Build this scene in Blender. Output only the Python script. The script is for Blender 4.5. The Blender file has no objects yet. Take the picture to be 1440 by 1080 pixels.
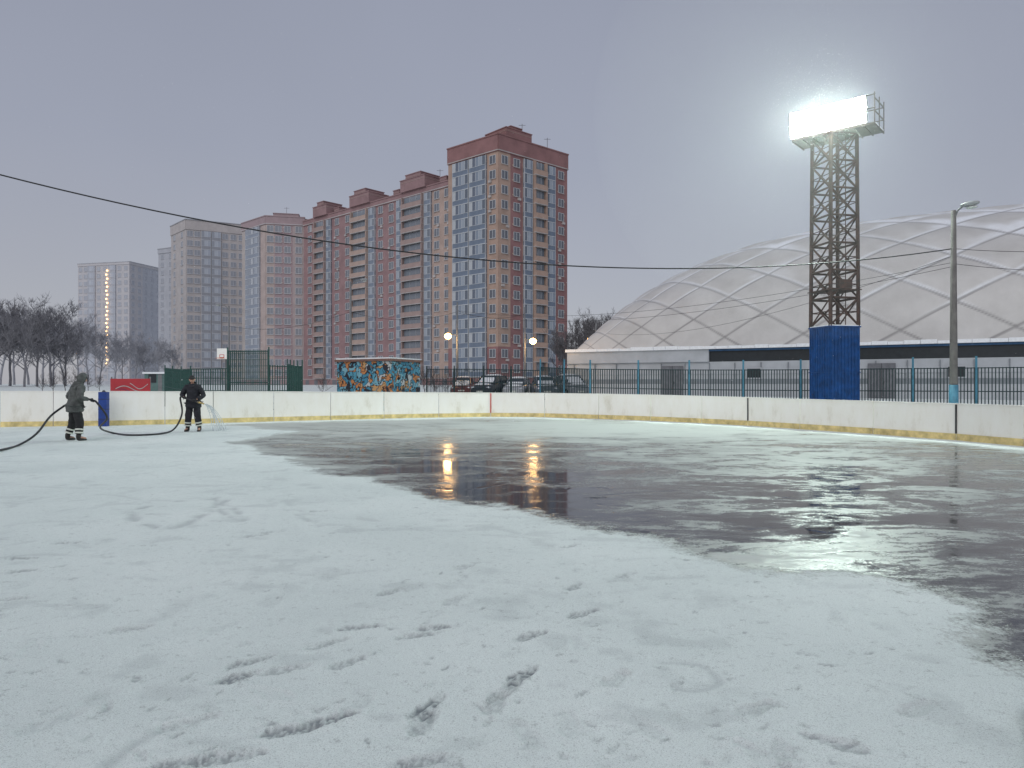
import bpy, math, random
import numpy as np
from mathutils import Vector, Matrix, noise as mnoise
random.seed(7); rng=np.random.default_rng(5)
scene=bpy.context.scene
scene.view_settings.view_transform='Standard'
scene.view_settings.look='None'
scene.view_settings.exposure=0
COL=scene.collection
EYE=1.5
def W(u,v=None,d=None,z=None):
    if d is None: d=EYE*1000.0/(v-540.0)
    x=(u-720.0)/1000.0*d
    if z is None: z=EYE-(v-540.0)/1000.0*d if v is not None else 0
    return Vector((x,d,z))
def XY(u,d): return Vector(((u-720.0)/1000.0*d,d,0))
def sst(a,b,x):
    t=max(0,min(1,(x-a)/(b-a))); return t*t*(3-2*t)
def G(x,y): return -0.03+0.5*sst(36,50,y)+0.8*sst(50,150,y)

# ------------------------------------------------------------- materials
def nodes(m):
    m.use_nodes=True; nt=m.node_tree; return nt, nt.nodes['Principled BSDF']
def add(nt,typ,ins=None,**props):
    n=nt.nodes.new(typ)
    for k,v in props.items(): setattr(n,k,v)
    if ins:
        for k,v in ins.items():
            if isinstance(v,bpy.types.NodeSocket): nt.links.new(v,n.inputs[k])
            else: n.inputs[k].default_value=v
    return n
def math_(nt,op,a,b=0.0,clamp=False):
    n=nt.nodes.new('ShaderNodeMath'); n.operation=op; n.use_clamp=clamp
    for i,v in enumerate((a,b)):
        if isinstance(v,bpy.types.NodeSocket): nt.links.new(v,n.inputs[i])
        else: n.inputs[i].default_value=v
    return n.outputs[0]
def ramp(nt,fac,stops):
    n=nt.nodes.new('ShaderNodeValToRGB'); nt.links.new(fac,n.inputs[0])
    e=n.color_ramp.elements
    while len(e)<len(stops): e.new(0.5)
    for el,(p,c) in zip(e,stops):
        el.position=p; el.color=(c[0],c[1],c[2],1) if hasattr(c,'__len__') else (c,c,c,1)
    return n.outputs[0]
def mixc(nt,fac,a,b):
    n=nt.nodes.new('ShaderNodeMix'); n.data_type='RGBA'
    for i,v in ((0,fac),(6,a),(7,b)):
        if isinstance(v,bpy.types.NodeSocket): nt.links.new(v,n.inputs[i])
        else: n.inputs[i].default_value=v if i==0 else (v[0],v[1],v[2],1)
    return n.outputs[2]
def mat(name,col,rough=0.7,ns=3.0,na=0.18,metal=0.0,bump=0.0,spec=0.4):
    m=bpy.data.materials.new(name); nt,b=nodes(m)
    tc=add(nt,'ShaderNodeTexCoord')
    no=add(nt,'ShaderNodeTexNoise',{'Vector':tc.outputs['Object'],'Scale':ns,'Detail':5.0,'Roughness':0.6})
    lo=[c*(1-na) for c in col]; hi=[min(1,c*(1+na)) for c in col]
    c=ramp(nt,no.outputs[0],[(0.3,lo),(0.7,hi)])
    nt.links.new(c,b.inputs['Base Color'])
    b.inputs['Roughness'].default_value=rough; b.inputs['Metallic'].default_value=metal
    b.inputs['Specular IOR Level'].default_value=spec
    if bump>0:
        bp=add(nt,'ShaderNodeBump',{'Height':no.outputs[0],'Strength':bump,'Distance':0.05})
        nt.links.new(bp.outputs[0],b.inputs['Normal'])
    return m
def emis(name,col,s):
    m=bpy.data.materials.new(name); nt,b=nodes(m)
    no=add(nt,'ShaderNodeTexNoise',{'Scale':6.0})
    c=ramp(nt,no.outputs[0],[(0.2,[x*0.9 for x in col]),(0.8,col)])
    b.inputs['Base Color'].default_value=(*col,1)
    nt.links.new(c,b.inputs['Emission Color']); b.inputs['Emission Strength'].default_value=s
    return m
HAZE_COL=(0.56,0.575,0.64)  # distance haze is painted into base colours by mixing toward this tint
def haze_tint(c,k): return tuple(c[i]*(1-k)+HAZE_COL[i]*k for i in range(3))
def glassmat(name,k,cols):
    m=bpy.data.materials.new(name); nt,b=nodes(m)
    g=add(nt,'ShaderNodeNewGeometry')
    st=[(i/len(cols),haze_tint(c,k)) for i,c in enumerate(cols)]
    c=ramp(nt,g.outputs['Random Per Island'],st)
    for n in nt.nodes:
        if n.type=='VALTORGB': n.color_ramp.interpolation='CONSTANT'
    nt.links.new(c,b.inputs['Base Color'])
    b.inputs['Roughness'].default_value=0.25; b.inputs['Specular IOR Level'].default_value=0.5*(1-k)
    return m

# ------------------------------------------------------------- mesh builder
class MB:
    def __init__(s): s.v=[]; s.f=[]; s.m=[]
    def quad(s,a,b,c,d,mat=0,M=None):
        n=len(s.v)
        for p in (a,b,c,d):
            p=Vector(p); s.v.append(tuple(M@p if M else p))
        s.f.append((n,n+1,n+2,n+3)); s.m.append(mat)
    def box(s,x0,x1,y0,y1,z0,z1,mat=0,M=None):
        n=len(s.v)
        for z in (z0,z1):
            for x,y in ((x0,y0),(x1,y0),(x1,y1),(x0,y1)):
                p=Vector((x,y,z)); s.v.append(tuple(M@p if M else p))
        for f in ((0,3,2,1),(4,5,6,7),(0,1,5,4),(1,2,6,5),(2,3,7,6),(3,0,4,7)):
            s.f.append(tuple(n+i for i in f)); s.m.append(mat)
    def prism(s,pts,z0,z1,mat=0):
        n=len(s.v); k=len(pts)
        for z in (z0,z1):
            for p in pts: s.v.append((p[0],p[1],z))
        for i in range(k):
            j=(i+1)%k; s.f.append((n+i,n+j,n+k+j,n+k+i)); s.m.append(mat)
        s.f.append(tuple(n+k+i for i in range(k))); s.m.append(mat)
        s.f.append(tuple(n+k-1-i for i in range(k))); s.m.append(mat)
    def tube(s,pts,r,n=8,mat=0,cap=True):
        pts=[Vector(p) for p in pts]
        if not hasattr(r,'__len__'): r=[r]*len(pts)
        base=len(s.v); up=None
        for i,p in enumerate(pts):
            t=(pts[min(i+1,len(pts)-1)]-pts[max(i-1,0)]).normalized()
            if up is None:
                a=Vector((0,0,1)) if abs(t.z)<0.9 else Vector((1,0,0))
                up=(a-t*a.dot(t)).normalized()
            else:
                up=(up-t*up.dot(t)).normalized()
            q=t.cross(up)
            for j in range(n):
                an=2*math.pi*j/n
                s.v.append(tuple(p+(up*math.cos(an)+q*math.sin(an))*r[i]))
        for i in range(len(pts)-1):
            for j in range(n):
                k=(j+1)%n
                s.f.append((base+i*n+j,base+i*n+k,base+(i+1)*n+k,base+(i+1)*n+j)); s.m.append(mat)
        if cap:
            s.f.append(tuple(base+n-1-j for j in range(n))); s.m.append(mat)
            e=base+(len(pts)-1)*n
            s.f.append(tuple(e+j for j in range(n))); s.m.append(mat)
    def sphere(s,c,r,nu=12,nv=8,mat=0,M=None,fn=None):
        if not hasattr(r,'__len__'): r=(r,r,r)
        base=len(s.v); c=Vector(c)
        for i in range(nv+1):
            th=math.pi*i/nv
            for j in range(nu):
                ph=2*math.pi*j/nu
                d=Vector((math.sin(th)*math.cos(ph),math.sin(th)*math.sin(ph),math.cos(th)))
                k=fn(d) if fn else 1.0
                p=c+Vector((d.x*r[0],d.y*r[1],d.z*r[2]))*k
                s.v.append(tuple(M@p if M else p))
        for i in range(nv):
            for j in range(nu):
                k=(j+1)%nu
                s.f.append((base+i*nu+j,base+(i+1)*nu+j,base+(i+1)*nu+k,base+i*nu+k)); s.m.append(mat)
    def merge(s,o,M=None):
        n=len(s.v)
        s.v+= [tuple(M@Vector(p)) for p in o.v] if M else list(o.v)
        s.f+= [tuple(n+i for i in f) for f in o.f]; s.m+=list(o.m)
    def mesh(s,name,mats,off=None,smooth=False):
        me=bpy.data.meshes.new(name)
        vs=s.v if off is None else [(p[0]-off[0],p[1]-off[1],p[2]-off[2]) for p in s.v]
        me.from_pydata(vs,[],s.f)
        for m in mats: me.materials.append(m)
        me.polygons.foreach_set('material_index',s.m)
        if smooth: me.polygons.foreach_set('use_smooth',[True]*len(s.f))
        me.update(); return me
def obj(name,data,parent=None):
    o=bpy.data.objects.new(name,data); COL.objects.link(o)
    if parent: o.parent=parent
    return o
def thing(name,loc,label,category,group=None):
    o=obj(name,None); o.location=loc; o.empty_display_size=0.3
    o['label']=label; o['category']=category
    if group: o['group']=group
    return o
def part(name,mb,mats,root,smooth=False,off=None):
    return obj(name,mb.mesh(name,mats,off=root.location if off is None else off,smooth=smooth),root)
def copy_thing(root,loc,rotz=0.0,scale=1.0):
    n=root.copy(); COL.objects.link(n); n.location=loc; n.rotation_euler=(0,0,rotz); n.scale=(scale,)*3
    for c in [c for c in bpy.data.objects if c.parent==root]:
        k=c.copy(); COL.objects.link(k); k.parent=n
        for d in [d for d in bpy.data.objects if d.parent==c]:
            e=d.copy(); COL.objects.link(e); e.parent=k
    return n
def catmull(P,n=8):
    P=[Vector(p) for p in P]; Q=[P[0]*2-P[1]]+P+[P[-1]*2-P[-2]]; out=[]
    for i in range(1,len(Q)-2):
        for k in range(n):
            t=k/n; a,b,c,d=Q[i-1],Q[i],Q[i+1],Q[i+2]
            out.append(0.5*((2*b)+(c-a)*t+(2*a-5*b+4*c-d)*t*t+(3*b-a-3*c+d)*t**3))
    out.append(P[-1]); return out

# ------------------------------------------------------------- world and light
w=bpy.data.worlds.new("World"); scene.world=w; w.use_nodes=True; nt=w.node_tree
bg=nt.nodes['Background']
SUN_EL=math.radians(38); SUN_AZ=math.radians(200)
sky=add(nt,'ShaderNodeTexSky',sky_type='NISHITA'); sky.sun_disc=False
sky.sun_elevation=SUN_EL; sky.sun_rotation=SUN_AZ
tc=add(nt,'ShaderNodeTexCoord')
sp=add(nt,'ShaderNodeSeparateXYZ',{0:tc.outputs['Generated']})
grad=ramp(nt,sp.outputs['Z'],[(0.0,(4.35,4.35,4.75)),(0.10,(4.1,4.17,4.66)),(0.30,(3.45,3.64,4.38)),(0.55,(3.0,3.22,4.0)),(1.0,(2.8,3.0,3.8))])
cn=add(nt,'ShaderNodeTexNoise',{'Vector':tc.outputs['Generated'],'Scale':1.6,'Detail':3.0})
cl=ramp(nt,cn.outputs[0],[(0.3,0.94),(0.7,1.06)])
mm=add(nt,'ShaderNodeMix',data_type='RGBA',blend_type='MULTIPLY'); mm.inputs[0].default_value=1
nt.links.new(grad,mm.inputs[6]); nt.links.new(cl,mm.inputs[7])
fin=mixc(nt,0.1,mm.outputs[2],sky.outputs[0])
nt.links.new(fin,bg.inputs['Color']); bg.inputs['Strength'].default_value=0.1
sl=bpy.data.lights.new('sun','SUN'); sl.energy=1.25; sl.angle=math.radians(60); sl.color=(1,0.98,0.95)
so=obj('sun',sl)
so.rotation_euler=(Vector((-0.34,-0.94,0)).normalized()*math.cos(SUN_EL)+Vector((0,0,math.sin(SUN_EL)))).to_track_quat('Z','Y').to_euler()

cam=bpy.data.cameras.new('camera'); co=obj('camera',cam); scene.camera=co
cam.sensor_width=36; cam.lens=25.0; cam.clip_end=3000; cam.clip_start=0.05
co.location=(0,0,EYE); co.rotation_euler=(math.radians(90),0,0)

# ------------------------------------------------------------- numpy noise
def vnoise(x,y,seed=0):
    r=np.random.default_rng(seed); T=r.random((256,256))
    xi=np.floor(x).astype(int); yi=np.floor(y).astype(int); fx=x-xi; fy=y-yi
    fx=fx*fx*(3-2*fx); fy=fy*fy*(3-2*fy)
    a=T[xi%256,yi%256]; b=T[(xi+1)%256,yi%256]; c=T[xi%256,(yi+1)%256]; d=T[(xi+1)%256,(yi+1)%256]
    return (a*(1-fx)+b*fx)*(1-fy)+(c*(1-fx)+d*fx)*fy
def fbm(x,y,o=4,seed=0):
    s=0;a=1;t=0
    for i in range(o):
        s=s+a*vnoise(x*2**i+i*17.3,y*2**i+i*5.1,seed+i); t+=a; a*=0.5
    return s/t
def nsst(a,b,x):
    t=np.clip((x-a)/(b-a),0,1); return t*t*(3-2*t)

# ------------------------------------------------------------- snow material
def snow_nodes(nt):
    geo=add(nt,'ShaderNodeNewGeometry'); P=geo.outputs['Position']
    n1=add(nt,'ShaderNodeTexNoise',{'Vector':P,'Scale':0.45,'Detail':5.0,'Roughness':0.55})
    n2=add(nt,'ShaderNodeTexNoise',{'Vector':P,'Scale':16.0,'Detail':5.0,'Roughness':0.8})
    n3=add(nt,'ShaderNodeTexNoise',{'Vector':P,'Scale':170.0,'Detail':2.0,'Roughness':0.8})
    c1=ramp(nt,n1.outputs[0],[(0.3,(0.70,0.755,0.735)),(0.5,(0.77,0.825,0.80)),(0.75,(0.84,0.885,0.86))])
    f=ramp(nt,n2.outputs[0],[(0.32,0.66),(0.43,1.0),(1.0,1.0)])
    f3=ramp(nt,n3.outputs[0],[(0.30,0.50),(0.45,0.95),(0.72,1.12)])
    a=add(nt,'ShaderNodeMix',data_type='RGBA',blend_type='MULTIPLY'); a.inputs[0].default_value=0.8
    nt.links.new(c1,a.inputs[6]); nt.links.new(f,a.inputs[7])
    b=add(nt,'ShaderNodeMix',data_type='RGBA',blend_type='MULTIPLY'); b.inputs[0].default_value=0.9
    nt.links.new(a.outputs[2],b.inputs[6]); nt.links.new(f3,b.inputs[7])
    h=math_(nt,'ADD',math_(nt,'MULTIPLY',n2.outputs[0],0.6),math_(nt,'MULTIPLY',n3.outputs[0],0.4))
    return P,b.outputs[2],h
m_snow=bpy.data.materials.new('snow'); nt,b=nodes(m_snow)
P,c,h=snow_nodes(nt); nt.links.new(c,b.inputs['Base Color']); b.inputs['Roughness'].default_value=0.75
bp=add(nt,'ShaderNodeBump',{'Height':h,'Strength':0.45,'Distance':0.03}); nt.links.new(bp.outputs[0],b.inputs['Normal'])

m_rink=bpy.data.materials.new('rink_snow_and_ice'); nt,b=nodes(m_rink)
P,snowc,h=snow_nodes(nt)
pr=add(nt,'ShaderNodeAttribute',attribute_name='print').outputs['Fac']
snowc=mixc(nt,pr,snowc,(0.20,0.22,0.235))
sd=add(nt,'ShaderNodeAttribute',attribute_name='wet').outputs['Fac']
fb=add(nt,'ShaderNodeAttribute',attribute_name='frost_glint_bias').outputs['Fac']
e1=add(nt,'ShaderNodeTexNoise',{'Vector':P,'Scale':5.0,'Detail':6.0,'Roughness':0.75})
e2=add(nt,'ShaderNodeTexNoise',{'Vector':P,'Scale':50.0,'Detail':2.0,'Roughness':0.7})
ed=math_(nt,'ADD',math_(nt,'MULTIPLY',math_(nt,'SUBTRACT',e1.outputs[0],0.5),1.0),math_(nt,'MULTIPLY',math_(nt,'SUBTRACT',e2.outputs[0],0.5),0.5))
wv=math_(nt,'ADD',sd,ed)
wet=ramp(nt,math_(nt,'ADD',math_(nt,'MULTIPLY',wv,2.0),0.5),[(0.3,0.0),(0.8,1.0)])
mp=add(nt,'ShaderNodeMapping',{'Vector':P}); mp.inputs['Scale'].default_value=(0.55,1.0,1); mp.inputs['Rotation'].default_value=(0,0,0.25)
f1=add(nt,'ShaderNodeTexNoise',{'Vector':mp.outputs[0],'Scale':1.1,'Detail':6.0,'Roughness':0.68,'Distortion':0.8})
f2=add(nt,'ShaderNodeTexNoise',{'Vector':mp.outputs[0],'Scale':6.0,'Detail':5.0,'Roughness':0.75,'Distortion':0.4})
f3=add(nt,'ShaderNodeTexNoise',{'Vector':P,'Scale':45.0,'Detail':2.0,'Roughness':0.7})
fr=math_(nt,'ADD',math_(nt,'ADD',math_(nt,'MULTIPLY',f1.outputs[0],0.56),math_(nt,'MULTIPLY',f2.outputs[0],0.30)),math_(nt,'MULTIPLY',f3.outputs[0],0.14))
fr=math_(nt,'ADD',fr,fb)
frost=ramp(nt,fr,[(0.44,0.0),(0.495,0.22),(0.54,0.55),(0.61,0.95)])
icec=mixc(nt,frost,(0.040,0.040,0.046),(0.50,0.52,0.495))
col=mixc(nt,wet,snowc,icec)
nt.links.new(col,b.inputs['Base Color'])
ri=math_(nt,'ADD',math_(nt,'MULTIPLY',frost,0.62),0.075)
rmix=add(nt,'ShaderNodeMix',data_type='FLOAT'); nt.links.new(wet,rmix.inputs[0]); rmix.inputs[2].default_value=0.7; nt.links.new(ri,rmix.inputs[3])
nt.links.new(rmix.outputs[0],b.inputs['Roughness'])
spc=math_(nt,'SUBTRACT',0.5,math_(nt,'MULTIPLY',frost,0.33)); nt.links.new(spc,b.inputs['Specular IOR Level'])
b.inputs['IOR'].default_value=1.33
wb=add(nt,'ShaderNodeTexNoise',{'Vector':P,'Scale':6.0,'Detail':3.0})
hh=add(nt,'ShaderNodeMix',data_type='FLOAT'); nt.links.new(wet,hh.inputs[0]); nt.links.new(h,hh.inputs[2])
nt.links.new(math_(nt,'ADD',math_(nt,'MULTIPLY',wb.outputs[0],0.030),math_(nt,'MULTIPLY',frost,0.12)),hh.inputs[3])
bp=add(nt,'ShaderNodeBump',{'Height':hh.outputs[0],'Strength':0.6,'Distance':0.03}); nt.links.new(bp.outputs[0],b.inputs['Normal'])

# ------------------------------------------------------------- ground
def lines(a): return np.array(sorted(set(a)))
ys=lines(list(np.arange(-60,34,8.0))+list(np.arange(34,60,1.0))+list(np.arange(60,160,5.0))+list(np.arange(160,1500,60.0)))
xs=lines(list(np.arange(-1200,-120,60.0))+list(np.arange(-120,121,5.0))+list(np.arange(160,1201,60.0)))
mb=MB()
for y in ys:
    for x in xs:
        mb.v.append((x,y,G(x,y)+ (0.10*(mnoise.noise(Vector((x*0.07,y*0.11,3)))) if 40<y<700 else 0)))
nx=len(xs)
for j in range(len(ys)-1):
    for i in range(nx-1):
        mb.f.append((j*nx+i,j*nx+i+1,(j+1)*nx+i+1,(j+1)*nx+i)); mb.m.append(0)
o=obj('ground',mb.mesh('ground',[m_snow],smooth=True)); o['kind']='structure'

# ------------------------------------------------------------- rink surface
wetpx=[(300,598.5),(345,600),(415,607.5),(370,614),(325,622),(395,645),(440,662),(520,671),(590,690),(690,712),(800,735),(900,757),
 (980,775),(1040,797),(1120,808),(1220,822),(1300,838),(1365,858),(1376,880),(1371,900),(1400,922),(1440,940),(1600,985),(1900,1010),
 (1900,700),(1440,634),(1350,625),(1200,612),(1125,606),(990,598),(850,591),(766,589),(690,588),(600,590),(400,594.5),(310,597.5)]
wetw=np.array([[W(u,v).x,W(u,v).y] for u,v in wetpx])
ylist=[2.0]
while ylist[-1]<36: ylist.append(ylist[-1]*1.0046)
yl=np.array(ylist); NS=760
sl_=np.linspace(-1,1,NS)
Y=np.repeat(yl[:,None],NS,1); X=sl_[None,:]*(0.84*Y+0.9)
def signed(px,py,poly):
    best=np.full(px.shape,1e9); inside=np.zeros(px.shape,bool); n=len(poly)
    for i in range(n):
        a=poly[i]; b_=poly[(i+1)%n]; d=b_-a; L=(d**2).sum()
        t=np.clip(((px-a[0])*d[0]+(py-a[1])*d[1])/L,0,1)
        q=np.hypot(px-a[0]-t*d[0],py-a[1]-t*d[1]); best=np.minimum(best,q)
        c=((a[1]>py)!=(b_[1]>py))
        xx=(b_[0]-a[0])*(py-a[1])/((b_[1]-a[1]) if b_[1]!=a[1] else 1e-9)+a[0]
        inside^=(c&(px<xx))
    return np.where(inside,best,-best)
SD=signed(X,Y,wetw)
SDn=SD+(fbm(X*1.1,Y*1.1,4,3)-0.5)*1.0*np.clip(Y/8,0.35,1)
sn=nsst(0.15,-0.35,SDn)
Z=sn*(0.014+0.016*(fbm(X*0.9,Y*0.9,4,11)-0.5)+0.010*(fbm(X*7,Y*7,3,21)-0.5)+0.007*(fbm(X*28,Y*28,2,31)-0.5))
PR=np.zeros_like(X)
def foot(u,v,ang,L=0.28,wd=0.10,dep=0.014,dark=0.55):
    c=W(u,v); dx=X-c.x; dy=Y-c.y
    m=(np.abs(dx)<0.3)&(np.abs(dy)<0.3)
    ca,sa=math.cos(ang),math.sin(ang)
    a=dx[m]*ca+dy[m]*sa; b_=-dx[m]*sa+dy[m]*ca
    ww=wd/2*(1+0.18*np.cos(a/L*6.3+2.0))
    r=np.sqrt((a/(L/2))**2+(b_/ww)**2)
    r=r+0.35*(vnoise(X[m]*30,Y[m]*30,5)-0.5)+0.3*(vnoise(X[m]*75,Y[m]*75,15)-0.5)
    tread=nsst(.3,.6,vnoise(X[m]*70+a*60,Y[m]*70,19))
    k=nsst(1.1,0.7,r)
    Z[m]+= -dep*k*(0.55+0.45*tread)+0.005*np.exp(-((r-1.2)/0.2)**2)
    PR[m]=np.maximum(PR[m],dark*k*(0.35+0.65*tread)*nsst(.05,.6,vnoise(X[m]*24,Y[m]*24,9)+.25*vnoise(X[m]*60,Y[m]*60,29)))
for (u,v,a,dk) in [(733,953,1.0,1.0),(711,973,1.1,.45),(697,990,1.2,.35),(601,998,1.3,1.0),(597,1020,1.3,.6),(462,1017,0.6,.85),(410,1032,0.4,.75),(490,935,0.9,.55),
  (505,885,0.5,.8),(460,908,0.8,.45),(612,885,0.4,.8),(588,896,0.5,.6),(745,897,0.7,.7),(820,865,0.6,.7),(808,828,1.2,.6),(550,835,0.9,.45),
  (880,812,0.8,.5),(800,770,0.6,.5),(350,935,0.8,.7),(337,956,0.7,.8),(400,946,0.3,.45),(30,787,0.2,.6),(33,805,0.3,.6),(95,765,0.2,.6),(180,888,0.6,.45),
  (20,846,0.3,.35),(1175,1050,2.6,.5),(1065,1000,0.4,.3),(268,1020,0.7,.3),(640,846,0.9,.3),(655,800,.9,.3),
  (360,755,0.4,.45),(385,750,0.5,.45),(840,700,0.4,.3),(450,720,0.5,.4),(320,1072,0.5,.65),(260,1077,0.4,.7),(590,1076,0.4,.6),(865,958,0.9,.25),(1290,1000,0.5,.2)]:
    foot(u,v,a+random.uniform(-.15,.15),dark=dk)
rr=random.Random(3)
for i in range(30):
    foot(rr.uniform(20,1250),rr.uniform(660,1075),rr.uniform(0,3),dep=0.005,dark=rr.uniform(0.05,0.2))
for i in range(260):
    u=rr.uniform(0,1250); v=640+440*rr.random()**1.2; foot(u,v,rr.uniform(0,3),L=rr.uniform(.03,.12),wd=rr.uniform(.02,.045),dep=.005,dark=rr.uniform(.15,.6))
def trail(px,wd,dep,dark):
    pts=[W(u,v) for u,v in px]; pts=catmull(pts,6)
    x0=min(p.x for p in pts)-.6;x1=max(p.x for p in pts)+.6;y0=min(p.y for p in pts)-.6;y1=max(p.y for p in pts)+.6
    m=(X>x0)&(X<x1)&(Y>y0)&(Y<y1); xx=X[m]; yy=Y[m]; best=np.full(xx.shape,9.0)
    for a,b_ in zip(pts[:-1],pts[1:]):
        d=b_-a; L=d.x**2+d.y**2+1e-9
        t=np.clip(((xx-a.x)*d.x+(yy-a.y)*d.y)/L,0,1)
        best=np.minimum(best,np.hypot(xx-a.x-t*d.x,yy-a.y-t*d.y))
    best=best*(0.6+0.9*fbm(xx*4,yy*4,3,54))
    k=np.exp(-(best/wd)**2)*nsst(.3,.6,fbm(xx*5,yy*5,3,44))
    Z[m]-=dep*k; PR[m]=np.maximum(PR[m],dark*k)
trail([(300,702),(230,708),(185,722),(200,738),(250,742),(300,715),(318,705)],0.07,0.012,0.36)
trail([(300,702),(310,720),(340,735),(330,718),(300,708)],0.05,0.010,0.32)
trail([(210,725),(280,722),(380,712),(450,742)],0.05,0.008,0.26)
trail([(400,705),(430,725),(500,730),(620,748),(700,742)],0.06,0.008,0.2)
trail([(0,683),(150,688),(330,683)],0.08,0.012,0.16)
trail([(150,1080),(190,1050),(230,1030)],0.03,0.01,0.3)
trail([(930,935),(985,940),(1010,965),(960,975),(935,945)],0.025,0.008,0.25)
for i in range(34):
    u=rr.uniform(0,1100); v=rr.uniform(650,860)
    trail([(u,v),(u+rr.uniform(30,90),v+rr.uniform(-8,8)),(u+rr.uniform(100,200),v+rr.uniform(-15,15))],0.04,0.006,rr.uniform(0.06,0.2))
PR=np.clip(np.maximum(PR,0.16*nsst(0.58,0.78,fbm(X*3.6,Y*4.4,5,61))*sn),0,1)
FB=0.024+0.070*nsst(17,26,Y)+0.09*(fbm(X*0.22,Y*0.35,3,91)-0.5)
def blob(u,v,sx,sy,a):
    global FB
    c=W(u,v); FB=FB+a*np.exp(-(((X-c.x)/sx)**2+((Y-c.y)/sy)**2))
blob(680,660,3.0,3.6,-.080); blob(745,700,1.6,2.2,-.05); blob(560,635,2.2,3.0,-.03); blob(1190,740,1.6,1.6,-.045); blob(1350,720,1.6,2.2,-.04); blob(900,730,1.4,1.4,-.02); blob(1400,850,.7,1.0,-.06)
blob(1090,770,1.3,.7,.015); blob(850,604,4.5,4.0,.09); blob(1250,800,.9,.7,.01); blob(1000,640,4,2.0,.03); blob(1000,690,2.0,1.0,-.03)  # widest blob paints the floodlight's glint into the ice colour; rest is frost cover
FB=FB+0.06*nsst(0.9,0.2,SDn)*nsst(9,14,Y)
nv=X.size; ny=len(yl)
me=bpy.data.meshes.new('rink_ice')
co3=np.stack([X,Y,Z],-1).reshape(-1,3).astype(np.float32)
idx=np.arange(nv).reshape(ny,NS)
fa=np.stack([idx[:-1,:-1],idx[:-1,1:],idx[1:,1:],idx[1:,:-1]],-1).reshape(-1,4)
me.vertices.add(nv); me.vertices.foreach_set('co',co3.ravel())
me.loops.add(fa.size); me.loops.foreach_set('vertex_index',fa.ravel().astype(np.int32))
me.polygons.add(len(fa)); me.polygons.foreach_set('loop_start',np.arange(0,fa.size,4,dtype=np.int32))
me.update(calc_edges=True); me.validate()
me.polygons.foreach_set('use_smooth',np.ones(len(fa),bool))
for nm,arr in (('wet',SDn),('print',PR),('frost_glint_bias',FB)):
    at=me.attributes.new(nm,'FLOAT','POINT'); at.data.foreach_set('value',arr.ravel().astype(np.float32))
me.materials.append(m_rink)
o=obj('rink_ice',me); o['kind']='structure'

# ------------------------------------------------------------- rink boards
m_board=bpy.data.materials.new('board_white'); nt,b=nodes(m_board)
g=add(nt,'ShaderNodeNewGeometry'); mp=add(nt,'ShaderNodeMapping',{'Vector':g.outputs['Position']}); mp.inputs['Scale'].default_value=(1.2,1.2,0.5)
n1=add(nt,'ShaderNodeTexNoise',{'Vector':mp.outputs[0],'Scale':1.6,'Detail':7.0,'Roughness':0.7})
z=add(nt,'ShaderNodeSeparateXYZ',{0:g.outputs['Position']}).outputs['Z']
dirt=math_(nt,'ADD',n1.outputs[0],math_(nt,'MULTIPLY',z,-0.12))
nt.links.new(ramp(nt,dirt,[(0.25,(0.90,0.885,0.84)),(0.5,(0.86,0.835,0.77)),(0.66,(0.70,0.66,0.57))]),b.inputs['Base Color']); b.inputs['Roughness'].default_value=0.4
m_yel=mat('kick_strip_yellow',(0.66,0.53,0.24),0.6,4,0.35)
m_red=mat('red_paint',(0.55,0.05,0.04),0.5)
m_dark=mat('dark_metal',(0.05,0.05,0.055),0.5,5,0.3)
m_snowcap=mat('snow_cap',(0.80,0.82,0.84),0.8,6,0.08,bump=0.3)
bpx=[(-120,604.5,1.24),(0,601,1.23),(75,600,1.23),(150,599,1.22),(232,597.3,1.2),(300,595.5,1.2),(385,593,1.18),(465,591,1.15),(540,589,1.13),(617,587.5,1.1),(690,586.5,1.08),(766,587,1.07),
 (842,589.5,1.06),(915,592,1.04),(987,595.5,1.02),(1052,599,1.0),(1125,604,0.98),(1228,611,0.97),(1345,620,0.96),(1440,628.5,0.96),(1560,642,0.96),(1900,690,0.96)]
BW=[]
for u,v,h_ in bpx:
    p=W(u,v); BW.append((Vector((p.x,p.y,0)),h_))
broot=thing('rink_boards',BW[10][0],'white hockey rink boards with yellow kick strip around the ice','rink boards')
for i in range(len(BW)-1):
    (a,ha),(b_,hb)=BW[i],BW[i+1]
    t=(b_-a).normalized(); n=Vector((t.y,-t.x,0))
    if n.dot(-a)<0: n=-n
    a2=a+t*0.014; b2=b_-t*0.014
    def slab(d0,d1,z0,z0b,za,zb):
        m_=MB(); q=[a2+n*d0,b2+n*d0,b2+n*d1,a2+n*d1]; zl=[z0,z0b,z0b,z0]
        m_.v=[(p.x,p.y,zz) for p,zz in zip(q,zl)]+[(q[0].x,q[0].y,za),(q[1].x,q[1].y,zb),(q[2].x,q[2].y,zb),(q[3].x,q[3].y,za)]
        for f in ((0,3,2,1),(4,5,6,7),(0,1,5,4),(1,2,6,5),(2,3,7,6),(3,0,4,7)): m_.f.append(f); m_.m.append(0)
        return m_
    part('board_panel',slab(-0.07,0.0,-0.03,-0.03,ha,hb),[m_board],broot)
    part('kick_strip',slab(0.002,0.02,0.0,0.0,0.19,0.19),[m_yel],broot)
    part('cap_rail',slab(-0.09,0.018,ha+.002,hb+.002,ha+0.03,hb+0.03),[m_board],broot)
    if i in (9,14,17):
        s=MB(); M=Matrix.Translation(b_)@Matrix.Rotation(math.atan2(t.y,t.x),4,'Z')
        s.box(-0.02,0.02,-0.03,0.03,0.195,hb,0,M)
        part('joint_strip',s,[m_red if i==9 else m_dark],broot)
m_blue=mat('blue_paint',(0.006,0.048,0.17),0.5,3,0.4)
m_blue2=mat('blue_vinyl',(0.008,0.04,0.22),0.4,6,0.25)
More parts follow.
